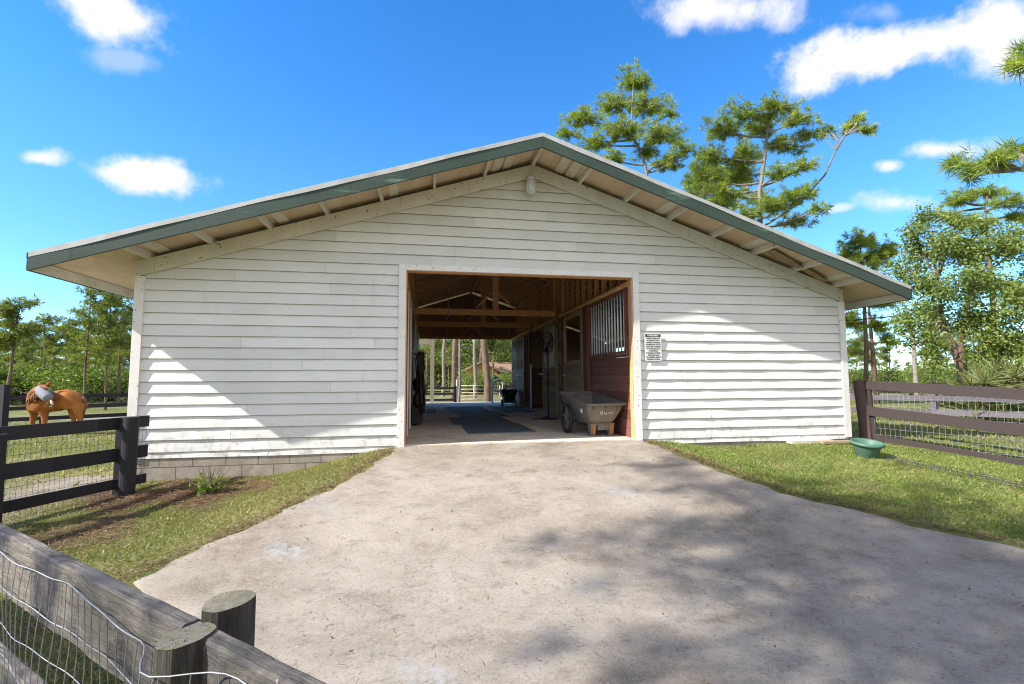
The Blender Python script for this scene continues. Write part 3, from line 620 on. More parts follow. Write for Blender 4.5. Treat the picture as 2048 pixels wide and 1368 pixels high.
# warning sign
sign = empty('warning_sign', (3.553, -.052, 1.455), label='white metal equine warning sign with black lettering right of the doorway', cat='sign')
sign.rotation_euler = (0, 0, 0)
SW, SH = .285, .445; pl = []
for cx, cz, a0 in ((SW/2-.025, SH/2-.025, 0), (-SW/2+.025, SH/2-.025, 90), (-SW/2+.025, -SH/2+.025, 180), (SW/2-.025, -SH/2+.025, 270)):
    for q in range(5): a = math.radians(a0+q*22.5); pl.append((cx+.025*math.cos(a), cz+.025*math.sin(a)))
c = MB(); c.prism(pl, -.0015, .0015); c.build('plate', M['white'], sign)
c = MB(); c.box(-SW/2+.012, SW/2-.012, -.0032, -.0016, SH/2-.06, SH/2-.014); c.build('title_band', M['ink'], sign)
def text(body, z, size, m, name, wmax=None, bold=0.0):
    cu = bpy.data.curves.new('txt', 'FONT'); cu.body = body; cu.size = size; cu.align_x = 'CENTER'; cu.align_y = 'CENTER'; cu.extrude = .0004; cu.offset = bold
    to = bpy.data.objects.new('txt', cu); COL.objects.link(to); dg = bpy.context.evaluated_depsgraph_get(); dg.update()
    me = bpy.data.meshes.new_from_object(to.evaluated_get(dg)); bpy.data.objects.remove(to)
    xs_ = [v.co.x for v in me.vertices]; w_ = max(xs_)-min(xs_); k = min(1.25, (wmax or w_)/w_)
    for v in me.vertices: v.co.x *= k
    me.materials.clear(); me.materials.append(m); o = bpy.data.objects.new(name, me); COL.objects.link(o); o.parent = sign
    o.location = (0, -.0042, z); o.rotation_euler = (PI/2, 0, 0); return o
text('WARNING', SH/2-.037, .040, M['white'], 'lettering', .20, .0010)
lines = ['UNDER FLORIDA LAW,', 'AN EQUINE ACTIVITY', 'SPONSOR OR EQUINE', 'PROFESSIONAL IS NOT', 'LIABLE FOR AN INJURY', 'TO, OR THE DEATH OF,', 'A PARTICIPANT', 'IN EQUINE ACTIVITIES', 'RESULTING FROM', 'THE INHERENT RISKS OF', 'EQUINE ACTIVITIES.']
wd = [.235, .225, .235, .25, .25, .24, .165, .24, .19, .262, .215]
for i, t_ in enumerate(lines): text(t_, SH/2-.082-i*.0335, .027, M['ink'], 'lettering', wd[i], .0008)

# ------------------------------------------------------------------ round post helper
def round_post(mbside, x, y, z0, z1, r, lean=(0, 0), slant=0.0, n=20):
    pts = [(x+lean[0]*t, y+lean[1]*t, z0+(z1-z0)*t) for t in (0, .33, .66, 1)]; mbside.tube(pts, [r*1.03, r, r*.98, r*.96], n); return mbside
# ------------------------------------------------------------------ left yard fence (black, three boards, wire)
FA = np.array([-3.55, -.62]); FB = np.array([-4.03, -1.80]); fd = (FB-FA)/np.linalg.norm(FB-FA); fn = np.array([-fd[1], fd[0]])
if fn@(-FA+CAM[:2]) < 0: fn = -fn
lf = empty('board_fence', (FA[0], FA[1], -.43), label='black three board fence with dense wire beside the barn corner', cat='fence')
def rel(mb, o): 
    L0 = o.location; mb.v = [(x-L0[0], y-L0[1], z-L0[2]) for x, y, z in mb.v]; return mb
p = MB(); round_post(p, -3.55, -.655, -.6, .515, .082, (.02, -.02)); rel(p, lf).build('post', M['blackfence'], lf, smooth=False)
p = MB(); p.box(-3.70, -3.62, -.66, -.57, -.6, .50); rel(p, lf).build('post', M['blackfence'], lf)
p = MB(); round_post(p, -4.06, -1.83, -.65, .445, .085); rel(p, lf).build('post', M['blackfence'], lf)
S0 = FA-fd*.30; E0 = FB+fd*1.9
for (zb, zt) in ((.368, .508), (-.012, .141), (-.337, -.222)):
    m_ = MB(); off = -fn*.10
    cuts = [0, .135, .30+1.0 if zb < .3 else 1.15, 3.47]
    L_ = np.linalg.norm(E0-S0)
    for a, b in zip([0, .14, .62 if zb > .3 else 1.05+.1*zb], [.137, .617 if zb > .3 else 1.047+.1*zb, L_]):
        A = S0+fd*a+off; B = S0+fd*b+off; m_.beam((A[0], A[1], (zb+zt)/2), (B[0], B[1], (zb+zt)/2), .028, zt-zb, tone=random.random())
    rel(m_, lf).build('board', M['blackfence'], lf, bevel=.003)
def wire_mesh(A, B, z0, z1, dx, dzs, r, wob=0.0, tr_top=None):
    A = np.array(A, float); B = np.array(B, float); L_ = np.linalg.norm(B-A); d = (B-A)/L_; nn = np.array([-d[1], d[0]]); m_ = MB(); k = 0; x = 0
    fw = lambda t, z: (A[0]+d[0]*t+nn[0]*wob*math.sin(t*5+z*7), A[1]+d[1]*t+nn[1]*wob*math.sin(t*5+z*7), z)
    while x < L_:
        dxw = wob*.5*math.sin(x*11); m_.tube([fw(x+dxw*math.sin(q*5), z0+(z1-z0)*q) for q in (0, .25, .5, .75, 1)] if wob else [fw(x, z0), fw(x, z1)], r, 4, False); x += dx
    for z in dzs:
        n = max(2, int(L_/.12)); m_.tube([fw(L_*i/n, z+wob*.6*math.sin(L_*i/n*9+z*3)) for i in range(n+1)], r*1.15, 4, False)
    return m_
A = S0-fd*.0-fn*.13; B = E0-fn*.13
rel(wire_mesh(A, B, -.43, .42, .048, np.arange(-.42, .44, .105), .0016, .004), lf).build('wire_mesh', M['wiredark'], lf)

# right yard fence (dark brown boards over welded wire)
GA = np.array([7.60, .10]); GB = np.array([8.06, -1.96]); gd = (GB-GA)/np.linalg.norm(GB-GA)
rf = empty('board_fence', (7.6, .1, -.2), label='dark brown three board fence with pale welded wire, leaning end post by the barn', cat='fence')
p = MB(); p.tube([(7.63, .13, -.5), (7.61, .14, .2), (7.575, .17, .912)], [.10, .098, .094], 20); rel(p, rf).build('post', wood_mat('reddish brown round post', (.15, .095, .075), (.09, .055, .045), (8, 8, .6), 0), rf)
p = MB(); p.beam((7.70, .02, -.5), (7.64, .05, .74), .05, .09, (0, 1, 0)); rel(p, rf).build('post', M['brownfence'], rf)
g_end = GA+gd*6.2
for (za, zb_, wa, wb, st) in ((.828, .713, .152, .164, 0), (.377, .219, .165, .157, .02), (-.095, -.262, .15, .150, .10)):
    m_ = MB(); a = GA+gd*st; b = GB; e = GA+gd*6.2; sl = (zb_-za)/2.11
    m_.beam((a[0], a[1], za+sl*st), (b[0], b[1], zb_), .035, (wa+wb)/2, tone=.5, seg=4, jit=.002)
    zz = zb_+sl*(6.2-2.11)*.6
    b2 = GB+gd*.004; m_.beam((b2[0], b2[1], zb_), (e[0], e[1], zz), .035, wb, tone=.8, seg=4)
    rel(m_, rf).build('board', M['brownfence'], rf, bevel=.003)
gn = np.array([-gd[1], gd[0]]); gn = gn if gn[0] > 0 else -gn
for t in (2.6, 5.2):
    q = GA+gd*t+gn*.09; p = MB(); round_post(p, q[0], q[1], -.8, .80, .075); rel(p, rf).build('post', M['brownfence'], rf)
A = GA+gn*.03+gd*.12; B = g_end+gn*.03
rel(wire_mesh(A, B, -.26, .74, .078, [-.24, -.14, -.03, .08, .19, .32, .46, .60, .73], .0030, .006), rf).build('wire_mesh', M['wire'], rf)
# coil of fence wire lying on the grass in front of it
c = MB(); P0 = np.array([6.50, -1.28]); P1 = np.array([7.05, -3.4]); dd = (P1-P0)/np.linalg.norm(P1-P0); nn = np.array([-dd[1], dd[0]])
for s_ in (-.07, .07):
    pts = [(P0+dd*t+nn*s_*(1 if t > .1 else .6)) for t in np.linspace(.0, 2.2, 30)]
    c.tube([(q[0], q[1], float(ground_z(q[0], q[1]))+.035+.012*math.sin(i)) for i, q in enumerate(pts)], .0032, 5)
    c.tube([(q[0]+.01, q[1]+.012, float(ground_z(q[0], q[1]))+.06+.01*math.sin(i*1.4)) for i, q in enumerate(pts)], .003, 5)
for t in np.linspace(.1, 2.1, 34):
    q = P0+dd*t
    for s_ in (-.07, .07):
        a = q+nn*s_; zg = float(ground_z(a[0], a[1])); c.tube([(a[0]-.02, a[1], zg+.03), (a[0]+.02, a[1]+.02, zg+.07)], .0025, 4)
q = P0; zg = float(ground_z(q[0], q[1])); c.tube([(q[0]+nn[0]*.07*math.cos(a)-dd[0]*.05*math.sin(a), q[1]+nn[1]*.07*math.cos(a)-dd[1]*.05*math.sin(a), zg+.05) for a in np.linspace(0, PI, 9)], .004, 5)
o = c.build('wire_scrap', M['wiredark'], label='bent strip of fence wire lying in the grass in front of the brown fence', cat='wire')

# ------------------------------------------------------------------ near fence at lower left
nA = np.array([-1.567, -5.11]); nB = np.array([-.173, -6.322]); nd = (nB-nA)/np.linalg.norm(nB-nA); nnm = np.array([-nd[1], nd[0]])
if nnm@(CAM[:2]-nA) < 0: nnm = -nnm        # towards the camera
nf = empty('wire_fence', (-.60, -5.95, -.54), label='weathered grey board and wire fence crossing the lower left corner', cat='fence')
st = nA-nd*2.2; en = nB+nd*1.2
def ldist(p): return p
m_ = MB(); zt = .42; a = st; b = nA+nd*1.335
ANG = math.atan2(nd[1], nd[0])
def near_board(p0, p1, z0, z1, th=.042, tone=.5):
    """board in its own axes so that the grain runs along it"""
    L_ = np.linalg.norm(p1-p0); mb = MB(); n = 40
    vs = []; f = []
    for i in range(n+1):
        x = L_*i/n; j = .0025*math.sin(x*13)+.0018*math.sin(x*37); k_ = .002*math.sin(x*21+1)
        vs += [(x, -th/2+k_, z0+j), (x, th/2, z0+j), (x, th/2, z1+j*.6-.004), (x, th/2-.006, z1+j*.6), (x, -th/2+.006+k_, z1+j*.6), (x, -th/2+k_, z1+j*.6-.005)]
    for i in range(n):
        o = i*6
        for q in range(6): f.append((o+q, o+6+q, o+6+(q+1) % 6, o+(q+1) % 6))
    f.append((0, 1, 2, 3, 4, 5)); o = n*6; f.append((o+5, o+4, o+3, o+2, o+1, o)); mb.add(vs, f, tone)
    ob = mb.build('board', M['fgwood'], nf); ob.location = (p0[0]-nf.location[0], p0[1]-nf.location[1], -nf.location[2]); ob.rotation_euler = (0, 0, ANG); return ob
near_board(st+nnm*.004, nA+nd*1.40+nnm*.004, .222, .415); near_board(nA+nd*1.405+nnm*.004, en+nnm*.004, .222, .412)
near_board(st-nnm*.02, en-nnm*.02, -.20, -.03); 
# square-sided post on the camera side with a slanted ringed top, and the round stump behind
def log(cx, cy, z0, z1, r, slx, sly, n=28, name='post', squash=1.0, rot=0):
    mb = MB(); vs = []; f = []
    for zi in (0, 1):
        for k in range(n):
            q = 2*PI*k/n; rr = r*(1+.035*math.sin(3*q+1)+.02*math.sin(7*q)); x = rr*math.cos(q); y = rr*squash*math.sin(q); x, y = x*math.cos(rot)-y*math.sin(rot), x*math.sin(rot)+y*math.cos(rot)
            vs.append((x, y, (z0 if zi == 0 else z1+slx*x+sly*y)))
    for k in range(n): f.append((k, (k+1) % n, n+(k+1) % n, n+k))
    mb.add(vs, f); side = mb.build(name, M['postside'], None); 
    tp = MB(); tv = [(0, 0, z1+.001)]+[(v[0], v[1], v[2]+.001) for v in vs[n:]]; tp.add(tv, [(0, 1+k, 1+(k+1) % n) for k in range(n)]); top = tp.build('sawn_top', M['rings' if name == 'post' else 'sawn'], side)
    side.location = (cx, cy, 0); return side
pA = np.array([-.500, -6.085])
s1 = log(pA[0], pA[1], -.9, .412, .053, .10, .0); s1.parent = nf; s1.location = (pA[0]-nf.location[0], pA[1]-nf.location[1], -nf.location[2])
for ch in s1.children: ch.location = (0, 0, 0)
st_ = log(-.487, -5.895, -.62, .400, .058, .06, .02, name='stump_post'); tag(st_, 'round cut off timber post standing behind the near fence rail', 'post')
# woven wire on the camera side, top strand above the board edge
c = MB(); L_ = np.linalg.norm(en-st); off = nnm*.018
def wp(t, z, o=.0): q = st+nd*t+nnm*(.028+.012+.010*math.sin(t*7+z*9)+o); return (q[0], q[1], z+.008*math.sin(t*8.3+z*20)+.003*math.sin(t*23+z*5))
TS = float((pA-st)@nd)
for z in (.372, .262, .150, .035, -.09, -.22, -.36, -.5):
    n = int(L_/.035); c.tube([wp(L_*i/n, z, .075*math.exp(-((L_*i/n-TS)/.10)**2)) for i in range(n+1)], .0016 if z > .35 else .0013, 6, False)
t = .03
while t < L_:
    c.tube([wp(t+.006*math.sin(z*9+t), z, .001+.075*math.exp(-((t-TS)/.10)**2)) for z in np.linspace(.372, -.5, 12)], .0012, 5, False); t += .0545+random.uniform(-.004, .004)
c.tube([wp(TS-.03, .36, .03), wp(TS+.0, .37, .05), wp(TS-.05, .22, .06), wp(TS-.03, .13, .04), wp(TS+.05, .2, .05)], .0022, 6)
rel(c, nf).build('woven_wire', M['wire'], nf)
c = MB(); c.tube([wp(TS-.012, .372, .035), wp(TS+.01, .379, .045), wp(TS+.02, .366, .04)], .004, 6); rel(c, nf).build('wire_staple', M['orange'], nf)

# ------------------------------------------------------------------ things in the aisle
def tub_mesh(secs, th=.012):        # secs: list of (z, x0, x1, y0, y1); open tub with an inside
    mb = MB(); vs = []; f = []
    def ring(z, x0, x1, y0, y1, r):
        out_ = []
        for cx, cy, a0 in ((x1-r, y1-r, 0), (x0+r, y1-r, 90), (x0+r, y0+r, 180), (x1-r, y0+r, 270)):
            for q in range(5): a = math.radians(a0+q*22.5); out_.append((cx+r*math.cos(a), cy+r*math.sin(a)))
        zz = z if callable(z) else (lambda yy: z)
        return [(px, py, zz(py)) for px, py in out_]
    rr = [ring(*s_, .07) for s_ in secs]
    ins = [[(px*(1)+0, py, pz) for px, py, pz in ring(s_[0], s_[1]+th, s_[2]-th, s_[3]+th, s_[4]-th, .06)] for s_ in secs[::-1]]
    ins[-1] = [(p_[0], p_[1], p_[2]+.02) for p_ in ins[-1]]
    al = rr+ins; n = 20
    for r_ in al: vs += r_
    for i in range(len(al)-1):
        for k in range(n): f.append((i*n+k, i*n+(k+1) % n, (i+1)*n+(k+1) % n, (i+1)*n+k))
    f.append(tuple(range(n))[::-1]); f.append(tuple(range((len(al)-1)*n, len(al)*n))); return mb.add(vs, f)
cart = empty('yard_cart', (2.83, .95, 0), math.radians(4), label='dark plastic two wheeled yard cart parked inside the barn doorway', cat='cart')
rz = lambda y: .555+(y+.65)*.112
lowz = lambda y: .26+(y+.5)*.0
tb = tub_mesh([(.20, -.20, .20, -.47, .35), (.27, -.235, .235, -.53, .42), ((lambda y: rz(y)-.13), -.31, .31, -.62, .62), ((lambda y: rz(y)-.035), -.325, .325, -.66, .70), ((lambda y: rz(y)-.03), -.355, .365, -.72, .74), ((lambda y: rz(y)+.002), -.36, .37, -.725, .745)], .03)
tb.build('tub', M['cartp'], cart)
for x in (-.19, .13):
    c = MB(); c.add([(x-.02, -.50, .215), (x+.09, -.50, .215), (x+.09, -.34, .215), (x-.02, -.34, .215), (x, -.47, .002), (x+.075, -.47, .002), (x+.075, -.37, .002), (x, -.37, .002)], [(0, 1, 2, 3), (7, 6, 5, 4), (0, 4, 5, 1), (1, 5, 6, 2), (2, 6, 7, 3), (3, 7, 4, 0)]); lg = c.build('leg', M['cartp'], cart, bevel=.008)
    c = MB(); c.box(x+.012, x+.062, -.497, -.479, .045, .19); c.build('reflector', M['orange'], lg)
c = MB(); c.box(-.08, .12, -.49, -.40, .10, .205); c.box(-.22, .22, -.508, -.50, .196, .212); c.build('front_panel', M['cartp'], cart)
for x in (-.385, .355):
    c = MB(); c.lathe([(.21, -.022), (.255, -.022), (.258, 0), (.255, .022), (.21, .022), (.205, 0), (.21, -.022)], (x, .16, .258), 32, 'x'); wh = c.build('wheel', M['blackp'], cart, smooth=True)
    c = MB(); c.lathe([(0, -.03), (.035, -.03), (.035, .03), (0, .03)], (x, .16, .258), 12, 'x')
    for k in range(5):
        a = 2*PI*k/5+.3; c.beam((x, .16+.02*math.cos(a), .258+.02*math.sin(a)), (x, .16+.215*math.cos(a), .258+.215*math.sin(a)), .022, .03, (1, 0, 0))
    c.build('spokes', M['cartp'], wh)
c = MB(); c.tube([(-.38, .16, .258), (.36, .16, .258)], .014, 8); c.tube([(-.24, .4, .22), (-.30, .16, .26)], .02, 8); c.tube([(.24, .4, .22), (.30, .16, .26)], .02, 8); c.build('axle', M['steel'], cart)
c = MB()      # gusset ribs and scribbled white numbers on the end
for x in (-.22, 0, .2): c.add([(x, -.715, rz(-.7)-.03), (x+.012, -.715, rz(-.7)-.03), (x+.012, -.60, rz(-.7)-.15), (x, -.60, rz(-.7)-.15), (x, -.64, rz(-.7)-.03), (x+.012, -.64, rz(-.7)-.03)], [(0, 1, 2, 3), (0, 3, 4), (1, 5, 2), (0, 4, 5, 1), (4, 3, 2, 5)])
c.build('gussets', M['cartp'], cart)
c = MB(); pts = lambda L: [(x, -.618+(.39-z)*.42, z) for x, z in L]
c.tube(pts([(-.07, .42), (-.09, .40), (-.08, .375), (-.055, .375), (-.045, .40), (-.06, .42)]), .0045, 5); c.tube(pts([(-.02, .40), (.0, .37), (.02, .40), (.035, .365)]), .0045, 5); c.tube(pts([(.05, .40), (.07, .375), (.09, .405), (.11, .38), (.125, .41), (.11, .42)]), .0045, 5)
c.build('chalk_marks', M['white'], cart)
c = MB(); c.box(-.3395, -.3365, -.42, -.33, .40, .47); o = c.build('sticker', M['white'], cart); o.location = (.018, 0, -.015); o.rotation_euler = (0, math.radians(0), 0)
# rubber mats
def mat(pts, z, name='rubber_mat', **k):
    mb = MB(); n = len(pts); mb.add([(x, y, z) for x, y in pts]+[(x, y, z+.013) for x, y in pts], [tuple(range(n))[::-1], tuple(range(n, 2*n))]+[(i, (i+1) % n, n+(i+1) % n, n+i) for i in range(n)]); return mb.build(name, M['mat'], **k)
G1 = 'rubber mats down the aisle'
mat([(.71, 1.2), (1.93, 1.32), (1.90, 3.05), (.68, 2.95)], .002, label='black rubber mat nearest the barn doorway', cat='mat', group=G1)
mat([(.55, 2.97), (1.83, 3.07), (1.80, 4.9), (.52, 4.8)], .002, label='black rubber mat second from the doorway, shifted left', cat='mat', group=G1)
mat([(.80, 4.93), (2.02, 4.95), (2.02, 7.3), (.80, 7.3)], .002, label='black rubber mat third from the doorway', cat='mat', group=G1)
mat([(.62, 7.32), (1.85, 7.32), (1.85, 9.6), (.62, 9.6)], .002, label='black rubber mat farthest along the aisle', cat='mat', group=G1)
mat([(2.15, 6.4), (3.12, 6.4), (3.12, 8.2), (2.15, 8.2)], .002, label='black rubber mat in front of the dark open stall', cat='mat', group=G1)
mat([(2.05, 8.4), (3.1, 8.4), (3.1, 9.3), (2.05, 9.3)], .002, label='small black rubber mat by the far muck tub', cat='mat', group=G1)
mat([(-.25, 6.6), (.25, 6.6), (.25, 8.3), (-.25, 8.3)], .002, label='grey rubber mat against the left aisle wall', cat='mat', group=G1)
# pedestal fan
fan = empty('pedestal_fan', (2.845, 4.03, 0), label='black pedestal fan standing in front of the stall doors', cat='fan')
c = MB(); c.lathe([(.0, .03), (.22, .022), (.235, .008), (.23, .001), (0, .001)], n=32); c.build('base', M['blackp'], fan)
c = MB(); c.tube([(0, 0, .02), (0, 0, 1.05)], .019, 12); c.tube([(0, 0, 1.05), (0, 0, 1.80)], .013, 12); c.lathe([(.0, 1.12), (.03, 1.1), (.03, 1.02), (0, 1.0)], n=12); c.build('pole', M['blackp'], fan, smooth=True)
hd = empty('fan_head', (-.02, 0, 1.82), math.radians(55)); hd.parent = fan
cg = MB()
for r, y in ((.30, 0), (.29, -.05), (.22, -.085), (.13, -.10), (.22, .07), (.29, .04)): cg.tube([(r*math.cos(a), y, r*math.sin(a)) for a in np.linspace(0, 2*PI, 33)], .006, 5, False)
for k in range(20):
    a = 2*PI*k/20; cg.tube([(.05*math.cos(a), -.105, .05*math.sin(a)), (.2*math.cos(a), -.09, .2*math.sin(a)), (.3*math.cos(a), 0, .3*math.sin(a)), (.2*math.cos(a), .08, .2*math.sin(a)), (.06*math.cos(a), .1, .06*math.sin(a))], .0035, 4, False)
o = cg.build('cage', M['blackp'], fan); o.location = hd.location; o.rotation_euler = hd.rotation_euler
c = MB(); c.lathe([(0, .06), (.07, .07), (.085, .12), (.07, .2), (0, .22)], (0, 0, 0), 16, 'y')
for k in range(3):
    a = 2*PI*k/3; ca, sa = math.cos(a), math.sin(a); c.add([(.03*ca, .0, .03*sa), (.24*ca-.1*sa, -.03, .24*sa+.1*ca), (.26*ca+.04*sa, .02, .26*sa-.04*ca)], [(0, 1, 2)])
o = c.build('motor', M['blackp'], fan); o.location = hd.location; o.rotation_euler = hd.rotation_euler
bpy.data.objects.remove(hd)
c = MB(); c.tube([(-.2, 0, .02), (-.33, -.15, .012), (-.42, -.05, .012), (-.3, .25, .012), (-.1, .5, .012), (.2, .6, .012)], .008, 6); c.build('power_cord', M['blackp'], fan)
# far muck cart
mc = empty('muck_cart', (2.83, 9.75, 0), label='black two wheeled muck cart with green marks at the far end of the aisle', cat='cart')
tub_mesh([(.12, -.16, .16, -.18, .2), (.56, -.29, .29, -.28, .3), (.59, -.30, .30, -.29, .31)], .015).build('tub', M['blackp'], mc)
for x in (-.24, .24):
    c = MB(); c.lathe([(.0, -.03), (.12, -.03), (.125, 0), (.12, .03), (0, .03)], (x, -.05, .125), 20, 'x'); c.build('wheel', M['blackp'], mc)
    c = MB(); c.tube([(x*.9, -.3, .01), (x*.9, -.3, .36), (x*.75, -.29, .36)], .014, 6); c.build('frame', M['pipe'], mc)
c = MB(); c.tube([(-.22, -.30, .56), (-.22, -.33, .72), (.22, -.33, .72), (.22, -.30, .56)], .014, 8); c.build('handle', M['blackp'], mc)
gm = plain('faded green marks', (.05, .22, .06), (.03, .12, .04), 30, .7, 0)
c = MB()
for k, (x0, x1) in enumerate(((-.12, .12), (-.09, .14), (-.05, .13))): c.tube([(x0+(x1-x0)*i/6, -.262+(k*.012), .49-k*.045+.012*math.sin(i*2.2)) for i in range(7)], .008, 5)
c.build('marks', gm, mc)
# hydrant / pale pipework beyond the cart
hy = empty('yard_hydrant', (2.55, 12.0, 0), label='white yard hydrant with coiled hose outside the back doorway', cat='hydrant')
c = MB(); c.tube([(0, 0, -.3), (0, 0, .95), (.12, 0, 1.05), (.25, -.05, 1.0)], .03, 8); c.lathe([(.0, 1.12), (.06, 1.1), (.07, 1.0), (.05, .95)], (.12, 0, 0), 10); c.build('standpipe', M['pipe'], hy)
c = MB(); c.tube([(.15+.16*math.cos(a)+.01*a, -.06, .68+.24*math.sin(a)) for a in np.linspace(0, 6*PI, 60)], .018, 6); c.build('hose', M['pipe'], hy)
# tack hanging on the left wall
tk = empty('hanging_tack', (-.34, 3.4, 1.2), label='black bridles and halters hanging in a cluster on the left aisle wall', cat='tack')
c = MB()
for k in range(4): c.tube([(.0, -.9+k*.55, .32+.0*k), (.26, -.9+k*.55, .34)], .014, 6)
c.build('hook', M['steel'], tk)
for k in range(16):
    y0 = random.uniform(-.75, 1.15); x0 = random.uniform(.06, .24); z1 = random.uniform(.1, .35) if k < 11 else random.uniform(-.3, -.1); dep = random.uniform(.35, 1.0); wv = random.uniform(.04, .12); c = MB()
    pts = [(x0+.02*math.sin(a*2), y0+wv*math.cos(a)*1.3, z1-dep/2+dep/2*math.sin(a)) for a in np.linspace(0, 2*PI, 17)]
    c.tube(pts, random.choice([.014, .02, .028]), 5, False); pts2 = [(x0+.03, y0+wv*1.2*t, z1-dep*.45+.03*math.sin(4*t)) for t in (-1, -.5, 0, .5, 1)]; c.tube(pts2, .018, 5); c.build('strap', M['leather'], tk)
for k in range(7):
    c = MB(); x0 = random.uniform(.08, .22); y0 = random.uniform(-.6, .9); z0 = random.uniform(-.95, .2); c.lathe([(.0, .14), (.07, .12), (.10, .02), (.09, -.1), (.03, -.16), (0, -.16)], (x0, y0, z0), 10); c.build('pad', M['leather'], tk)
c = MB(); c.box(.02, .22, -.4, .8, -1.16, -.72); c.build('boot_box', M['leather'], tk)
c = MB(); c.tube([(.28, .3, .1), (.285, .3, -1.19)], .010, 6); c.build('prod', M['steel'], tk)
def rope_thing(x, y, z0, z1, label):
    c = MB(); pts = [(.02*math.sin(i*1.3), .03*math.sin(i*.9), -(z0-z1)*i/12) for i in range(13)]; c.tube(pts, .016, 6); c.tube([(-.03, 0, -(z0-z1)*.08), (-.035, .01, -(z0-z1)*.5), (-.01, 0, -(z0-z1)*.8)], .012, 6)
    o = c.build('lead_rope', M['rope'], label=label, cat='rope'); o.location = (x, y, z0)
rope_thing(3.10, 6.95, 2.62, 1.5, 'brown lead rope hanging beside the dark open stall'); rope_thing(3.13, 4.15, 2.65, 2.1, 'short brown halter rope hanging from the first roof truss end')
# fluorescent/white fixture fragment near ridge
c = MB(); c.add([(0, 0, 0), (.30, .02, .02), (.27, .5, .1), (.02, .5, .12), (.02, .01, -.02), (.29, .03, 0)], [(0, 1, 2, 3), (0, 4, 5, 1)]); o = c.build('roof_panel_scrap', M['white'], barn); o.location = (.98-XC, 3.6, 3.72); o.rotation_euler = (math.radians(30), 0, 0)

# ------------------------------------------------------------------ yard objects
pot = empty('planter', (6.37, -1.05, -.245), label='round green plastic tub half sunk in grass beside the brown fence post', cat='planter')
c = MB(); c.lathe([(0, .002), (.15, .002), (.165, .02), (.235, .25), (.245, .27), (.275, .272), (.285, .295), (.275, .325), (.262, .335), (.245, .325), (.235, .30), (.215, .27), (.205, .22), (.20, .20)], n=40); c.build('bowl', M['pot'], pot, smooth=True)
c = MB(); c.lathe([(.20, .215), (.0, .215)], n=24); c.build('water', plain('murky green water', (.06, .13, .08), (.05, .1, .06), 4, .12, 0, spec=.5), pot)
pk = MB(); pk.beam((-.33, 0, 0), (.33, -.06, 0), .14, .035); o = pk.build('plank', M['oldwood'], label='weathered plank lying on the ground at the right barn corner', cat='plank'); o.location = (6.72, -.20, float(ground_z(6.7, -.2))+.035)
pk = MB(); pk.beam((-.4, 0, 0), (.4, 0, 0), .16, .05); o = pk.build('plank', M['slab'], label='grey slab edge against the right wall foot', cat='slab'); o.location = (6.3, -.07, float(ground_z(6.3, -.1))+.02)

pot.scale = (.76, .76, .70); pot.location.z = -.215; pot.rotation_euler = (math.radians(9), 0, 0)
# ------------------------------------------------------------------ foliage generators
def tri_blades(base, tip, width, side=None):
    """thin triangles from base to tip"""
    n = len(base); d = tip-base; r_ = rng.normal(size=(n, 3)) if side is None else side; s_ = np.cross(d, r_); s_ /= np.linalg.norm(s_, axis=1, keepdims=True)+1e-9
    w_ = np.asarray(width).reshape(-1, 1) if np.ndim(width) else width
    V = np.empty((n*3, 3)); V[0::3] = base-s_*w_/2; V[1::3] = base+s_*w_/2; V[2::3] = tip
    return V, np.arange(n*3).reshape(-1, 3)
def leaf_quads(c, size, nrm=None, asp=.55):
    n = len(c); a = rng.normal(size=(n, 3)); a /= np.linalg.norm(a, axis=1, keepdims=True); b = rng.normal(size=(n, 3)) if nrm is None else nrm
    b = np.cross(a, b); b /= np.linalg.norm(b, axis=1, keepdims=True)+1e-9; s_ = (size*(rng.uniform(.6, 1.3, n)))[:, None]
    V = np.empty((n*4, 3)); V[0::4] = c-a*s_*.5; V[1::4] = c+b*s_*asp*.5-a*s_*.05; V[2::4] = c+a*s_*.5; V[3::4] = c-b*s_*asp*.5-a*s_*.05
    return V, np.arange(n*4).reshape(-1, 4)
def tone_attr(o, per_face):
    a = o.data.attributes.new('tone', 'FLOAT', 'FACE'); a.data.foreach_set('value', np.asarray(per_face, dtype=np.float32))
def tufts(P, D, nn_, length, width, name, m, parent, droop=.15, tonebase=None, spread=.85):
    """needle pom-poms at points P heading D"""
    n = len(P); Pb = np.repeat(P, nn_, 0); Db = np.repeat(D, nn_, 0); R_ = rng.normal(size=(n*nn_, 3)); R_ /= np.linalg.norm(R_, axis=1, keepdims=True)
    dirs = Db*.75+R_*spread; dirs /= np.linalg.norm(dirs, axis=1, keepdims=True); ln = length*rng.uniform(.65, 1.15, (n*nn_, 1))
    st_ = Pb+R_*length*.12-Db*length*rng.uniform(0, .5, (n*nn_, 1)); tip = st_+dirs*ln; tip[:, 2] -= droop*ln[:, 0]
    V, F_ = tri_blades(st_, tip, width*rng.uniform(.7, 1.3, n*nn_)); o = np_mesh(name, V, F_, m, parent)
    tb_ = rng.uniform(0, 1, n) if tonebase is None else tonebase
    tone_attr(o, np.clip(np.repeat(tb_, nn_)*.8+rng.uniform(0, .25, n*nn_), 0, 1)); return o
def bez(a, b, c, n): t = np.linspace(0, 1, n)[:, None]; return (1-t)**2*a+2*t*(1-t)*b+t*t*c

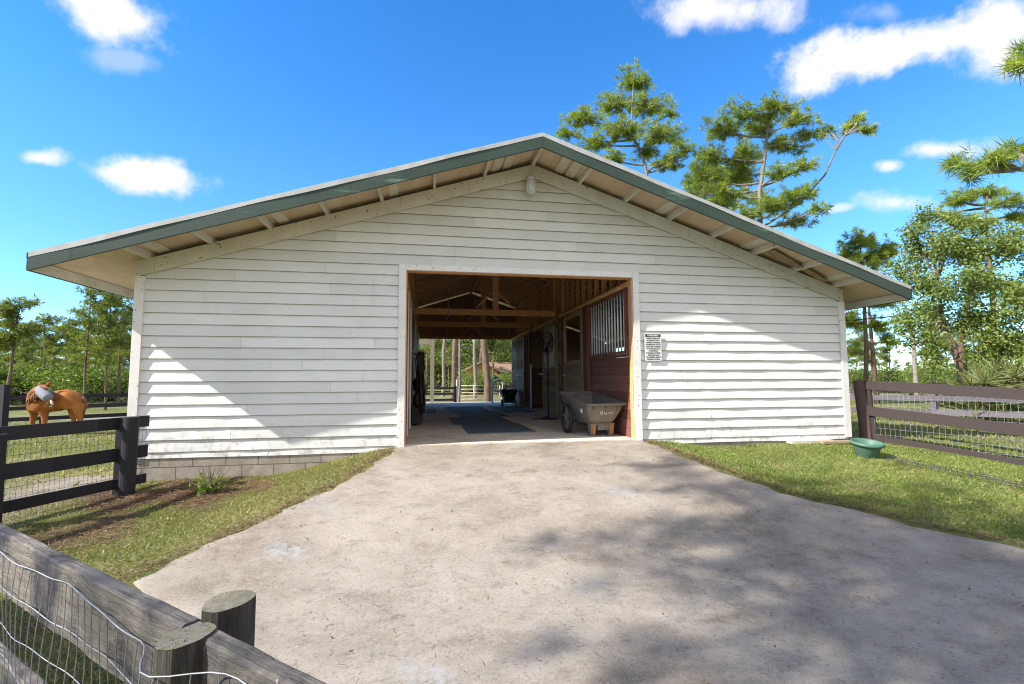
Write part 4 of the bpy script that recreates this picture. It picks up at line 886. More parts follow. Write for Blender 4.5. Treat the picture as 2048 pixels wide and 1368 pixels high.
def hero_pine(name, base, top_pts, lobes, D0, label, m_needle, needle=.27, nn_=26, width=.026, dens=1.0, r0=.15, limbs=(), group=None, bark='barkgrey', depth=1.6, twig_r=.018):
    """pine whose limbs reach the given crown clumps; each clump is a 3D cloud of tufts"""
    t = empty(name, tuple(base), label=label, cat='pine tree', group=group); base = np.array(base)
    tr_ = MB(); pts = [np.array(base)]+[np.array(p_) for p_ in top_pts]; npt = len(pts)
    tr_.tube([p_-base for p_ in pts], [r0*(1-.8*i/(npt-1)) for i in range(npt)], 10)
    br = MB(); P = []; D = []; tones = []
    # dense trunk polyline to attach to
    tk_ = np.concatenate([pts[i]+(pts[i+1]-pts[i])*np.linspace(0, 1, 12)[:, None] for i in range(npt-1)])
    for L_ in lobes:
        (c, rx, ry) = L_[:3]; c = np.array(c); dep_ = depth*rng.uniform(-1, 1)*.6; v = c-CAM; v /= np.linalg.norm(v); c = c+v*dep_
        if len(L_) > 3: path = [np.array(p_) for p_ in L_[3]]+[c]; pts_l = np.array(path)
        else:
            below = tk_[tk_[:, 2] < c[2]-.15*np.linalg.norm(c[:2]-tk_[-1][:2])]; dd_ = np.linalg.norm((below if len(below) else tk_[:1])-c, axis=1)*1; a = (below if len(below) else tk_[:1])[np.argmin(dd_)]
            mid = (a+c)/2+np.array([0, 0, -.12*np.linalg.norm(c-a)])+rng.normal(0, .15, 3); pts_l = bez(a, mid, c, 8)
        n_ = len(pts_l); br.tube([p_-base for p_ in pts_l], [max(.02, .055*(1-.6*i/(n_-1))) for i in range(n_)], 6)
        nt_ = max(14, int(rx*ry*140*dens))
        for k in range(nt_):
            q = rng.normal(size=3); q /= np.linalg.norm(q); q = q*np.array([rx*1.38, (rx+ry)/2*1.3, ry*1.35])*rng.uniform(.25, 1.05); q[2] = q[2] if q[2] > -ry*.5 else q[2]*.5
            e = c+cR*q[0]+np.array([v[0], v[1], 0])*q[1]+np.array([0, 0, 1])*q[2]
            s_ = pts_l[rng.integers(max(1, n_//2), n_)] if rng.uniform() < .5 else c+(e-c)*.15
            m2 = (s_+e)/2+np.array([0, 0, -.08])*np.linalg.norm(e-s_)
            bz = bez(s_, m2, e, 4); br.tube([p_-base for p_ in bz], [twig_r, twig_r*.8, twig_r*.6, twig_r*.4], 4, False)
            d_ = e-m2; d_ /= np.linalg.norm(d_)+1e-9; d_[2] += .35; d_ /= np.linalg.norm(d_)
            for f_ in (1.0, .78) if rng.uniform() < .55 else (1.0,):
                pp = s_+(e-s_)*f_+rng.normal(0, .06, 3); P.append(pp-base); D.append(d_); tones.append(np.clip(.55-.45*q[2]/ry+rng.uniform(-.25, .25), 0, 1))
    tr_.v += []; tr_.build('trunk', M[bark], t, smooth=True); br.build('branches', M[bark], t)
    tufts(np.array(P), np.array(D), nn_, needle, width, 'crown', m_needle, t, .22, rng.uniform(0, 1.1, len(P)))
    return t
def L3(px, py, rx, ry, D_, via=None):
    k = D_*1.0/np.hypot(*ray(px, py)[:2]); o = (at(px, py, D_), rx*k, ry*k)
    return o+([at(a, b, D_) for a, b in via],) if via else o
# two tall slash pines behind the right roof slope
D_ = 26
b0 = at(1300, 760, D_); b0[2] = -.45
hero_pine('slash_pine', b0, [at(1303, 560, D_), at(1305, 420, D_), at(1290, 330, D_), at(1262, 260, D_), at(1268, 150, D_)],
    [L3(1270, 163, 28, 30, D_), L3(1232, 210, 40, 24, D_), L3(1300, 212, 38, 26, D_), L3(1165, 236, 38, 20, D_), L3(1250, 258, 46, 22, D_), L3(1322, 268, 36, 26, D_), L3(1135, 268, 24, 12, D_), L3(1190, 288, 34, 16, D_),
     L3(1368, 300, 26, 18, D_), L3(1335, 325, 34, 18, D_), L3(1292, 305, 26, 16, D_), L3(1225, 315, 28, 12, D_), L3(1345, 225, 14, 12, D_)], D_,
    'tall open crowned pine right of the roof peak', M['needle'], dens=1.0)
D_ = 24
b0 = at(1525, 760, D_); b0[2] = -.45
hero_pine('slash_pine', b0, [at(1523, 600, D_), at(1520, 470, D_), at(1520, 380, D_), at(1532, 300, D_), at(1538, 225, D_)],
    [L3(1560, 212, 44, 18, D_), L3(1500, 228, 44, 20, D_), L3(1445, 258, 36, 24, D_), L3(1520, 258, 36, 20, D_), L3(1595, 238, 36, 16, D_), L3(1570, 290, 44, 18, D_), L3(1420, 310, 26, 20, D_), L3(1480, 320, 34, 20, D_), L3(1560, 345, 40, 14, D_),
     L3(1620, 268, 24, 12, D_), L3(1610, 330, 24, 12, D_), L3(1410, 350, 34, 26, D_), L3(1450, 385, 34, 22, D_), L3(1390, 385, 24, 20, D_), L3(1595, 385, 38, 18, D_), L3(1560, 410, 38, 18, D_), L3(1480, 350, 28, 22, D_), L3(1500, 425, 30, 14, D_),
     L3(1590, 440, 38, 14, D_), L3(1640, 420, 18, 12, D_),
     L3(1660, 262, 26, 10, D_, [(1524, 455), (1600, 405), (1650, 350), (1672, 300), (1675, 280)]), L3(1700, 252, 20, 10, D_, [(1672, 300), (1690, 270)]), L3(1732, 258, 20, 14, D_, [(1690, 270), (1710, 262)]), L3(1716, 238, 8, 8, D_, [(1700, 264), (1712, 250)])], D_,
    'large spreading pine with a long bare limb behind the right roof slope', M['needle'], dens=1.0, r0=.18)
D_ = 27
b0 = at(1478, 760, D_); b0[2] = -.45
hero_pine('slash_pine', b0, [at(1482, 560, D_), at(1492, 450, D_), at(1497, 380, D_)], [L3(1470, 352, 40, 26, D_), L3(1420, 340, 30, 20, D_), L3(1440, 400, 36, 20, D_), L3(1520, 400, 30, 20, D_), L3(1395, 365, 26, 22, D_), L3(1490, 300, 26, 18, D_)], D_,
    'shorter dense pine crowded behind the spreading one', M['needle'], dens=1.1)
D_ = 30
b0 = at(1728, 760, D_); b0[2] = -.3
hero_pine('slash_pine', b0, [at(1733, 700, D_), at(1728, 600, D_), at(1720, 520, D_), at(1722, 480, D_)], [L3(1722, 482, 34, 18, D_), L3(1695, 510, 26, 18, D_), L3(1745, 515, 34, 22, D_), L3(1775, 500, 20, 22, D_), L3(1730, 550, 34, 16, D_), L3(1700, 640, 26, 22, D_), L3(1755, 650, 24, 18, D_), L3(1700, 700, 20, 14, D_)], D_,
    'narrow pine standing just past the right eave corner', M['needle'], dens=1.3, r0=.12, bark='bark')
b0 = at(1752, 760, D_); b0[2] = -.3
hero_pine('slash_pine', b0, [at(1745, 700, D_), at(1738, 620, D_), at(1735, 560, D_)], [L3(1765, 600, 30, 20, D_), L3(1720, 590, 26, 20, D_), L3(1772, 680, 18, 16, D_)], D_,
    'red trunked pine next to the right eave corner', M['needle'], dens=1.2, r0=.12, bark='bark')
D_ = 25
b0 = at(1990, 765, D_); b0[2] = -.3
hero_pine('slash_pine', b0, [at(1985, 600, D_), at(1975, 480, D_), at(1970, 410, D_)], [L3(1915, 398, 36, 16, D_), L3(1970, 385, 44, 13, D_), L3(2015, 402, 34, 18, D_), L3(1950, 440, 50, 16, D_), L3(2035, 430, 24, 18, D_), L3(1890, 430, 18, 12, D_)], D_,
    'flat topped pine rising above the broadleaf tree at right', M['needle'], dens=1.0, r0=.11, bark='bark')
D_ = 11
b0 = at(2290, 800, D_); b0[2] = -.4
hero_pine('slash_pine', b0, [at(2280, 500, D_), at(2270, 200, D_), at(2260, 60, D_)], [L3(1905, 322, 22, 14, D_, [(2270, 330), (2100, 340), (2030, 338), (1950, 328)]), L3(1940, 345, 26, 12, D_, [(2030, 338), (1970, 344)]), L3(1990, 318, 30, 14, D_, [(2030, 338), (2005, 328)]), L3(2030, 296, 26, 12, D_, [(2060, 338), (2045, 315)]), L3(2080, 300, 40, 16, D_),
     L3(2035, 128, 20, 18, D_, [(2262, 150), (2100, 140)]), L3(2060, 100, 22, 22, D_, [(2262, 150), (2100, 120)]), L3(2200, 120, 80, 50, D_), L3(2180, 250, 70, 30, D_), L3(2300, 40, 90, 50, D_)], D_,
    'near pine whose boughs reach in from the right edge', M['needle'], needle=.24, nn_=18, width=.016, dens=2.2, depth=.5, twig_r=.010)

# broadleaf trees
def broadleaf(name, base, stems, lobes, label, m_, leaf=.13, dens=1.0, r0=.2, cat='tree', group=None, depth=1.5, bark='bark'):
    t = empty(name, tuple(base), label=label, cat=cat, group=group); base = np.array(base, float); tr_ = MB(); ends = []
    for s_ in stems: p_ = [base]+[np.array(q) for q in s_]; tr_.tube([q-base for q in p_], [r0*(1-.7*i/(len(p_)-1)) for i in range(len(p_))], 9); ends += [p_[-1], p_[-2]]
    br = MB(); C_ = []; ends = np.array(ends)
    for (c, rx, ry) in lobes:
        c = np.array(c); v = c-CAM; v /= np.linalg.norm(v); c = c+v*depth*rng.uniform(-.7, .7); a = ends[np.argmin(np.linalg.norm(ends-c, axis=1))]
        bz = bez(a, (a+c)/2+np.array([0, 0, -.2]), c, 6); br.tube([q-base for q in bz], [.04, .035, .03, .025, .02, .012], 5)
        n = int(rx*ry*900*dens); k = max(8, int(rx*ry*16)); sub = rng.normal(size=(k, 3)); sub /= np.linalg.norm(sub, axis=1, keepdims=True); sub *= rng.uniform(.35, 1.0, (k, 1))*np.array([rx, rx, ry])
        for q in sub:
            e = c+np.array([q[0], q[1], q[2]]); br.tube([c-base, (c+e)/2-base+np.array([0, 0, -.05]), e-base], [.018, .013, .006], 4, False)
        idx = rng.integers(0, k, n); pts = c+sub[idx]*rng.uniform(.75, 1.1, (n, 1))+rng.normal(0, .17*np.sqrt(rx*ry)+.07, (n, 3)); C_.append(pts)
    C_ = np.concatenate(C_)-base; tr_.build('trunk', M[bark], t, smooth=True); br.build('branches', M[bark], t)
    V, F_ = leaf_quads(C_, leaf); o = np_mesh('crown', V, F_, m_, t); tone_attr(o, np.clip(rng.normal(.25, .3, len(F_)), 0, 1)); return t
D_ = 21
b0 = at(1925, 772, D_); b0[2] = -.35
lb = [(1855, 440, 30, 26), (1835, 480, 40, 34), (1880, 500, 44, 34), (1815, 540, 34, 34), (1870, 570, 50, 36), (1930, 500, 44, 40), (1985, 500, 44, 36), (2035, 490, 40, 40), (1940, 570, 50, 40), (2010, 575, 50, 40), (1850, 630, 50, 34), (1920, 640, 50, 34), (1990, 650, 50, 40), (2050, 620, 40, 50),
      (1822, 650, 28, 26), (1850, 680, 34, 18), (2020, 700, 44, 34), (1960, 710, 34, 24), (2090, 560, 50, 60), (1960, 455, 30, 20), (1905, 450, 20, 18), (1870, 720, 26, 16), (2070, 700, 40, 40)]
broadleaf('broadleaf_tree', b0, [[at(1922, 740, D_), at(1905, 690, D_), at(1885, 640, D_), at(1875, 560, D_)], [at(1926, 730, D_), at(1922, 690, D_), at(1926, 640, D_), at(1950, 560, D_)]], [L3(*q, D_) for q in lb],
    'big leafy tree filling the right edge above the palmetto', M['leaf'], leaf=.11, dens=3.9, r0=.13, depth=2.2)

def palmetto(x, y, z, n, size, label, group=None):
    t = empty('palmetto', (x, y, z), label=label, cat='palm', group=group); Bs = []; Ts = []; st_ = MB(); W_ = []
    for i in range(n):
        a = rng.uniform(0, 2*PI); el = rng.uniform(.25, 1.3); L_ = size*rng.uniform(.7, 1.1); d_ = np.array([math.cos(a)*math.cos(el), math.sin(a)*math.cos(el), math.sin(el)]); e = d_*L_; st_.tube([(0, 0, 0), tuple(e*.5+np.array([0, 0, .06])), tuple(e)], .012, 4)
        side = np.cross(d_, [0, 0, 1]); side /= np.linalg.norm(side)+1e-9; up = np.cross(side, d_)
        for q in np.linspace(-1.9, 1.9, 22): dd_ = d_*math.cos(q)+side*math.sin(q)+up*.15; Bs.append(e); Ts.append(e+dd_*size*.55*rng.uniform(.8, 1.1)+np.array([0, 0, -.22*size*abs(math.sin(q))*rng.uniform(.4, 1.2)])); W_.append(.035*size)
    V, F_ = tri_blades(np.array(Bs), np.array(Ts), np.array(W_)); o = np_mesh('fronds', V, F_, M['palm'], t); tone_attr(o, rng.uniform(0, 1, len(F_))**2); st_.build('stems', M['palm'], t); return t
for (px, D_, sz, lab) in ((1965, 17, 1.0, 'palmetto clump left of three under the leafy tree'), (2010, 16.5, 1.15, 'middle palmetto clump with brown dead fronds'), (2050, 17, 1.3, 'tall palmetto clump cut by the right edge')):
    q = at(px, 765, D_); palmetto(q[0], q[1], float(ground_z(q[0], q[1])), 26, sz, lab, 'palmettos behind the right fence')

# generic distant pines: four kinds, copied
def gen_pine(h, seed, dens=1.0, flat=False):
    global rng
    rng = np.random.default_rng(seed); t = empty('pine_tree', (0, 0, 0)); tr_ = MB(); bend = rng.normal(0, .25, 2)
    tp = lambda f_: np.array([bend[0]*f_*f_*1.5+.12*math.sin(f_*6+seed), bend[1]*f_*f_*1.5, h*f_]); n = 10
    tr_.tube([tp(i/(n-1)) for i in range(n)], [.17*(1-.75*i/(n-1)) for i in range(n)], 7, False); br = MB(); P = []; D = []
    f_ = .42 if not flat else .55
    while f_ < 1.0:
        L_ = h*.19*(1-.55*(f_-.4))*rng.uniform(.5, 1.15)*(1.25 if flat else 1); a = rng.uniform(0, 2*PI); s_ = tp(f_); e = s_+np.array([math.cos(a)*L_, math.sin(a)*L_, L_*rng.uniform(.0, .45)]); bz = bez(s_, (s_+e)/2+np.array([0, 0, -.1*L_]), e, 4)
        br.tube(bz, [.05, .04, .03, .015], 4, False)
        for k in range(int(24*dens)):
            q = bz[rng.integers(1, 4)]+rng.normal(0, 1, 3)*np.array([.42, .42, .22])*h/14; P.append(q); d_ = q-s_; d_ /= np.linalg.norm(d_)+1e-6; d_[2] += .4; D.append(d_/np.linalg.norm(d_))
            if k < 5: br.tube([bz[2], q], [.012, .006], 3, False)
        f_ += rng.uniform(.012, .035)
    for k in range(int(26*dens)): P.append(tp(1)+rng.normal(0, 1, 3)*np.array([.6, .6, .35])); D.append(np.array([0, 0, 1.]))
    tr_.build('trunk', M['bark'], t, smooth=True); br.build('branches', M['bark'], t)
    tufts(np.array(P), np.array(D), 9, .46, .10, 'crown', M['needlefar'], t, .2); return t
def gen_bush(seed, w_, h_, leaf=.16, n=2600):
    global rng
    rng = np.random.default_rng(seed); t = empty('bush', (0, 0, 0)); k = 16; sub = np.stack([rng.normal(0, w_*.35, k), rng.normal(0, w_*.35, k), rng.uniform(.25, 1, k)*h_], 1); idx = rng.integers(0, k, n)
    C_ = sub[idx]+rng.normal(0, 1, (n, 3))*np.array([w_*.16, w_*.16, h_*.13]); C_[:, 2] = np.abs(C_[:, 2]); V, F_ = leaf_quads(C_, leaf); o = np_mesh('foliage', V, F_, M['leaf2'], t); tone_attr(o, rng.uniform(0, 1, len(F_)))
    st_ = MB()
    for q in sub: st_.tube([(q[0]*.1, q[1]*.1, 0), tuple(q*.6), tuple(q)], [.04, .025, .01], 4, False)
    st_.build('stems', M['barkgrey'], t); return t
pines = [gen_pine(13, 11), gen_pine(15, 12), gen_pine(12, 13, flat=True), gen_pine(14, 14), gen_pine(10, 15, 1.2, flat=True)]
bushes = [gen_bush(21, 3.2, 2.2), gen_bush(22, 4.2, 3.6, .2, 3400), gen_bush(23, 2.2, 1.5)]
rng = np.random.default_rng(99)
used = set()
def place(src, x, y, z, s, rz_, label, cat, group):
    if src.name in used: o = copy_tree(src)
    else: o = src; used.add(src.name)
    o.location = (x, y, z); o.scale = (s, s, s); o.rotation_euler = (0, 0, rz_)
    tag(o, label, cat, group); return o
def place_px(src, px, D_, top_py, h, label, cat, group):   # scaled so that its top reaches the photographed height
    q = at(px, 757, D_); z = float(ground_z(q[0], q[1])) if D_ < 60 else -.5; tz = at(px, top_py, D_)[2]; place(src, q[0], q[1], z, (tz-z)/h, rng.uniform(0, 6.28), label, cat, group)
# left background, named ones first
H = [13.2, 15.2, 12.2, 14.2, 10.2]
for (i, px, D_, ty, lab) in ((4, 15, 40, 597, 'broad pine at the left edge beyond the horse'), (2, 88, 48, 632, 'flat topped pine with bare forked limbs beyond the horse'), (1, 172, 34, 577, 'tallest slender pine left of the barn'), (3, 212, 33, 590, 'second slender pine beside the barn corner'), (0, 238, 38, 600, 'pine partly hidden by the barn corner board'), (3, 50, 52, 655, 'smaller pine between the two broad ones at far left'), (0, 140, 55, 640, 'distant pine left of the tallest slender one'),
                         (1, 190, 45, 612, 'pine between the two slender ones')):
    place_px(pines[i], px, D_, ty, H[i], lab, 'pine tree', 'pines left of the barn')
for k in range(16): 
    px = -60+k*21+rng.uniform(-8, 8); place_px(pines[k % 5], px, rng.uniform(58, 85), rng.uniform(640, 690), H[k % 5], 'distant pine in the woods left of the barn', 'pine tree', 'distant pines left of the barn')
for k in range(14):
    px = -40+k*22+rng.uniform(-8, 8); place_px(bushes[k % 3], px, rng.uniform(36, 58), rng.uniform(712, 752), [2.6, 4.2, 1.8][k % 3], 'leafy bush at the foot of the left woods', 'bush', 'bushes at the foot of the left woods')
# through the aisle
for k in range(20):
    px = 830+k*11+rng.uniform(-3, 3); place_px(pines[k % 5], px, rng.uniform(45, 95), rng.uniform(520, 650), H[k % 5], 'pine in the woods seen through the barn aisle', 'pine tree', 'pines seen through the aisle')
for k in range(30):
    px = 830+k*7.2+rng.uniform(-5, 5); place_px(bushes[k % 3], px, rng.uniform(66, 95), rng.uniform(672, 728), [2.6, 4.2, 1.8][k % 3], 'leafy bush among the pines beyond the aisle', 'bush', 'bushes beyond the aisle')
for k, (px, D_, ty, lab) in enumerate(((930, 44, 738, 'shrub hiding the left corner of the yellow house'), (996, 43, 742, 'shrub in front of the yellow house wall'), (960, 47, 746, 'low shrub below the yellow house gable'))):
    place_px(bushes[k], px, D_, ty, [2.6, 4.2, 1.8][k], lab, 'bush', 'bushes beyond the aisle')
# tall bare trunks close behind the back doorway
def near_trunk(px, D_, r, top, label, lean=0., m='bark'):
    q = at(px, 757, D_); z = float(ground_z(q[0], q[1])); t = empty('pine_tree', (q[0], q[1], z), label=label, cat='pine tree'); c = MB(); n = 9
    c.tube([(lean*i/8+.05*math.sin(i*1.7), .04*math.cos(i*2.1), -.1+top*i/8) for i in range(n)], [r*(1.12 if i == 0 else 1-.035*i) for i in range(n)], 14, False); c.build('trunk', M[m], t, smooth=True)
    P = rng.normal(0, 1, (160, 3))*np.array([1.6, 1.6, .9])+np.array([lean, 0, top]); D = np.tile([0, 0, 1.], (160, 1)); tufts(P, D, 8, .4, .07, 'crown', M['needlefar'], t)
    b_ = MB(); [b_.tube([(lean, 0, top-1.5), tuple(p_)], [.05, .02], 4, False) for p_ in P[:20]]; b_.build('branches', M[m], t)
near_trunk(976, 18.5+7.25-.5, .20, 10, 'thick barked pine trunk directly behind the tube gate', -.5)
near_trunk(905, 31, .18, 10, 'dark pine trunk left of centre through the aisle', .5)
near_trunk(917, 27, .07, 10, 'slim pale trunk by the gate hinge post', .3, 'barkgrey')
near_trunk(950, 36, .14, 10, 'middle sized trunk in front of the yellow house', .0, 'barkgrey')
near_trunk(886, 40, .15, 10, 'trunk behind the beige porch post', .2, 'barkgrey')
# right background
for k in range(22):
    px = 1660+k*22+rng.uniform(-8, 8); 
    if 1768 < px < 1850: D2, ty = rng.uniform(110, 140), rng.uniform(715, 730)
    else: D2, ty = rng.uniform(50, 80), rng.uniform(640, 700)
    place_px(pines[k % 5], px, D2, ty, H[k % 5], 'distant pine in the woods right of the barn', 'pine tree', 'distant pines right of the barn')
place_px(pines[2], 1779, 70, 672, H[2], 'lone flat topped pine in the gap right of the barn', 'pine tree', 'distant pines right of the barn')
for k in range(20):
    px = 1672+k*21+rng.uniform(-8, 8); place_px(bushes[k % 3], px, rng.uniform(40, 75), rng.uniform(722, 742), [2.6, 4.2, 1.8][k % 3], 'leafy bush along the far side of the right field', 'bush', 'bushes along the right field')
# off to the left, behind the viewer: tall pines whose crowns shade the driveway
def shade_pine(x, y, h, seed, label):
    global rng
    rng = np.random.default_rng(seed); ox, oy = -1.0, -4.6; t = empty('pine_tree', (x+ox, y+oy, -.5), label=label, cat='pine tree'); c = MB(); c.tube([(0, 0, 0), (.1, .1, h*.5), (0, 0, h*.93), (-.1, .2, h+1.5)], [.25, .2, .12, .04], 9, False); c.build('trunk', M['bark'], t); P = []; b_ = MB()
    hub = np.array([-ox, -oy, h-.6]); b_.tube(bez(np.array([0, 0, h*.86]), np.array([-ox*.5, -oy*.5, h*.84]), hub, 7), [.09, .08, .07, .06, .05, .04, .03], 6)
    for k in range(13):
        a = rng.uniform(0, 6.28); L_ = rng.uniform(.4, 2.1); e = hub+np.array([math.cos(a)*L_, math.sin(a)*L_, rng.uniform(-.2, .8)]); b_.tube([tuple(hub), tuple(e)], [.03, .012], 5, False); P.append(e+rng.normal(0, 1, (12, 3))*np.array([.25, .25, .15]))
    P.append(np.array([-.1, .2, h+1.3])+rng.normal(0, .8, (60, 3)))
    P = np.concatenate(P); b_.build('branches', M['bark'], t); tufts(P, np.tile([0, 0, 1.], (len(P), 1)), 11, .34, .032, 'crown', M['needle'], t)
    rng = np.random.default_rng(seed+1)
def toward(px_, py_, zg, tt): # world point that shades the given driveway spot
    v = ray(px_, py_); q = CAM+v*((zg-CAM[2])/v[2]); return q+np.array([-2.83, -.72, 2.22])*tt
for i, (px_, py_, zg, tt) in enumerate([(1660, 1235, -.5, 4.5), (1930, 1160, -.5, 4.7), (1530, 1045, -.4, 4.4), (1740, 1090, -.45, 4.5), (1820, 1310, -.5, 4.8), (2060, 1230, -.5, 4.6)]):
    q = toward(px_, py_, zg, tt); shade_pine(q[0], q[1], q[2]+.7+.5, 300+i*7, ['tall', 'broad', 'slender', 'leaning', 'short', 'twisted'][i]+' pine standing left of the driveway behind the viewer')
rng = np.random.default_rng(123)

# house beyond the woods
hs_ = empty('house', (7.0, 50, -.4), label='low yellow ochre house with brown roof beyond the gate', cat='house')
c = MB(); c.box(-2.6, 1.2, 0, 6, 0, 2.35); c.box(1.2, 9, 2, 8, 0, 2.4); c.prism([(-2.6, 2.35), (1.2, 2.35), (-.7, 3.3)], 0, .1); c.build('wall', M['housewall'], hs_)
c = MB(); c.prism([(-3.1, 2.15), (-.7, 3.35), (1.7, 2.15), (1.7, 2.28), (-.7, 3.5), (-3.1, 2.28)], -.4, 6.5); c.add([(1.0, 1.4, 2.35), (9.6, 1.4, 2.35), (9.6, 5, 3.6), (.2, 5, 3.6)], [(0, 1, 2, 3)]); c.box(1.0, 9.6, 1.38, 1.5, 2.2, 2.36); c.build('roof', M['roofbrown'], hs_)
for x in (2.2, 4.4, 6.8): c = MB(); c.box(x, x+1.0, 1.96, 1.999, .9, 2.0); c.build('window', M['blackp'], hs_)
c = MB(); c.box(-1.2, -.1, -.03, -.001, 0, 2.0); c.build('door', M['roofbrown'], hs_)
# distant pale house glimpsed left
q = at(100, 745, 75); h2 = empty('house', (q[0], q[1], -.5), label='pale blue grey house glimpsed behind the left pines', cat='house'); c = MB(); c.box(-5, 5, 0, 6, 0, 2.8); c.build('wall', plain('pale blue wall', (.45, .55, .66), (.5, .58, .66), 2, .8, 0), h2)
c = MB(); c.prism([(-5.4, 2.7), (5.4, 2.7), (4, 4.0), (-4, 4.0)], -.4, 6.4); c.build('roof', M['pipe'], h2)
for x in (-3.4, 0, 2.8): c = MB(); c.box(x, x+.9, -.03, -.001, .9, 2.1); c.build('window', M['blackp'], h2)

# ------------------------------------------------------------------ gate and far fences
gt = empty('tube_gate', (1.70, 20, -.40), math.radians(0), label='tan tubular steel gate beyond the back doorway', cat='gate')
for k, z in enumerate((.06, .24, .42, .60, .80, 1.0)): c = MB(); c.tube([(0, 0, z), (2.35, .0, z)], .022, 8); c.build('rail', M['gate'], gt, smooth=True)
for x in (.02, .85, 1.55, 2.33): c = MB(); c.tube([(x, .002, .03), (x, .002, 1.02)], .024, 8); c.build('upright', M['gate'], gt, smooth=True)
c = MB(); c.tube([(-.10, 0, -.3), (-.10, 0, 1.35)], .05, 10); c.build('hinge_post', M['pipe'], gt); c = MB(); c.tube([(2.5, 0, -.3), (2.5, 0, 1.2)], .06, 10); c.build('latch_post', M['pipe'], gt)
def board_fence(pts, zs, hb, post_h, step, m, label, group=None, round_=False, pw=.10, cat='fence', gz=None, zoff=0):
    p0 = pts[0]; g0 = float(ground_z(*p0)) if gz is None else gz; t = empty('board_fence', (p0[0], p0[1], g0), label=label, cat=cat, group=group)
    bs = {z: MB() for z in zs}
    for a, b in zip(pts[:-1], pts[1:]):
        a = np.array(a, float); b = np.array(b, float); L_ = np.linalg.norm(b-a); n = max(1, round(L_/step)); d = (b-a)/L_
        q = [a+d*L_*i/n for i in range(n+1)]; g_ = [float(ground_z(*u)) if gz is None else gz for u in q]
        for i in range(n):
            for z in zs: bs[z].beam((q[i][0]-p0[0], q[i][1]-p0[1], g_[i]+z-g0), (q[i+1][0]-p0[0]-d[0]*.004, q[i+1][1]-p0[1]-d[1]*.004, g_[i+1]+z-g0), .03, hb, tone=random.random())
        for i in range(n+1):
            pm = MB(); x, y = q[i][0]-p0[0]-d[1]*.07, q[i][1]-p0[1]+d[0]*.07; pm.beam((x, y, g_[i]-g0-.2), (x, y, g_[i]-g0+post_h), pw, pw, (d[0], d[1], 0)); pm.build('post', m, t)
    for z in zs: bs[z].build('board', m, t)
    return t
bf = M['blackfence']
board_fence([(-4.5, 19.5), (1.5, 19.9)], (.25, .58, .90), .13, 1.02, 2.4, bf, 'black board fence left of the tube gate behind the barn')
board_fence([(4.35, 20), (12, 20.3)], (.25, .58, .90), .13, 1.02, 2.4, bf, 'black board fence right of the tube gate behind the barn')
board_fence([(-3, 38), (16, 39)], (.25, .58, .90), .13, 1.05, 2.6, bf, 'farther board fence in front of the yellow house')
# left paddock: fence behind the horse
q0 = at(-120, 760, 24.5); q1 = at(262, 760, 24)
board_fence([(q0[0], q0[1]), (q1[0], q1[1])], (.28, .66, 1.04), .14, 1.18, 2.7, bf, 'black three board paddock fence behind the horse')
q0 = at(-80, 760, 46); q1 = at(285, 760, 48)
board_fence([(q0[0], q0[1]), (q1[0], q1[1])], (.3, .66, 1.02), .13, 1.2, 2.6, bf, 'distant black paddock fence below the left woods')
q0 = at(12, 760, 20.5)
gp = empty('paddock_gate', (q0[0], q0[1], float(ground_z(q0[0], q0[1]))), math.radians(160), label='dark paddock gate and post at the left edge beside the horse', cat='gate')
c = MB(); c.box(-.08, .08, -.08, .08, -.2, 1.45); c.build('post', bf, gp); 
for z in (.35, .68, 1.02): c = MB(); c.box(.09, 2.2, -.015, .015, z, z+.13); c.build('board', bf, gp)
c = MB(); c.tube([(.1, .03, 1.28), (1.6, .03, 1.33), (1.68, .03, 1.2)], .022, 8); c.build('tube_rail', M['steel'], gp)
# right field fences
q0 = at(1640, 775, 17); q1 = at(2200, 790, 15)
board_fence([(q0[0], q0[1]), (q1[0], q1[1])], (.28, .62), .13, .82, 3.0, M['greyfence'], 'low weathered grey fence across the right field', pw=.13)
q0 = at(1640, 762, 30); q1 = at(1990, 765, 34)
board_fence([(q0[0], q0[1]), (q1[0], q1[1])], (.3, .62, .95), .11, 1.05, 2.8, M['greyfence'], 'farthest grey fence beyond the right field')
# power line, pole
q = at(1832, 770, 42); pole = empty('utility_pole', (q[0], q[1], -.4), label='grey utility pole left of the leafy tree', cat='pole')
c = MB(); c.tube([(0, 0, -.2), (.02, 0, 5.2)], [.14, .11], 10); c.build('pole_shaft', M['polegrey'], pole); c = MB(); c.box(-.5, .5, -.05, .05, 4.8, 4.92); c.build('crossarm', M['polegrey'], pole)
def cable(a, b, sag, r, label, grp='power cables'):
    c = MB(); a = np.array(a); b = np.array(b); c.tube([a+(b-a)*t-np.array([0, 0, sag*4*t*(1-t)]) for t in np.linspace(0, 1, 20)], r, 5, False); return c.build('power_cable', M['blackp'], label=label, cat='cable', group=grp)
cable(at(1560, 652, 30), at(2200, 580, 30), .15, .028, 'thick overhead cable crossing below the right eave')
cable(at(1650, 640, 40), at(2200, 526, 30), .15, .018, 'thin upper overhead cable crossing the leafy tree')
cable(at(-40, 684, 60), at(300, 704, 60), .25, .035, 'overhead cable crossing the left woods')
cable(at(820, 688, 45), at(1060, 694, 45), .1, .03, 'overhead cable seen through the aisle')

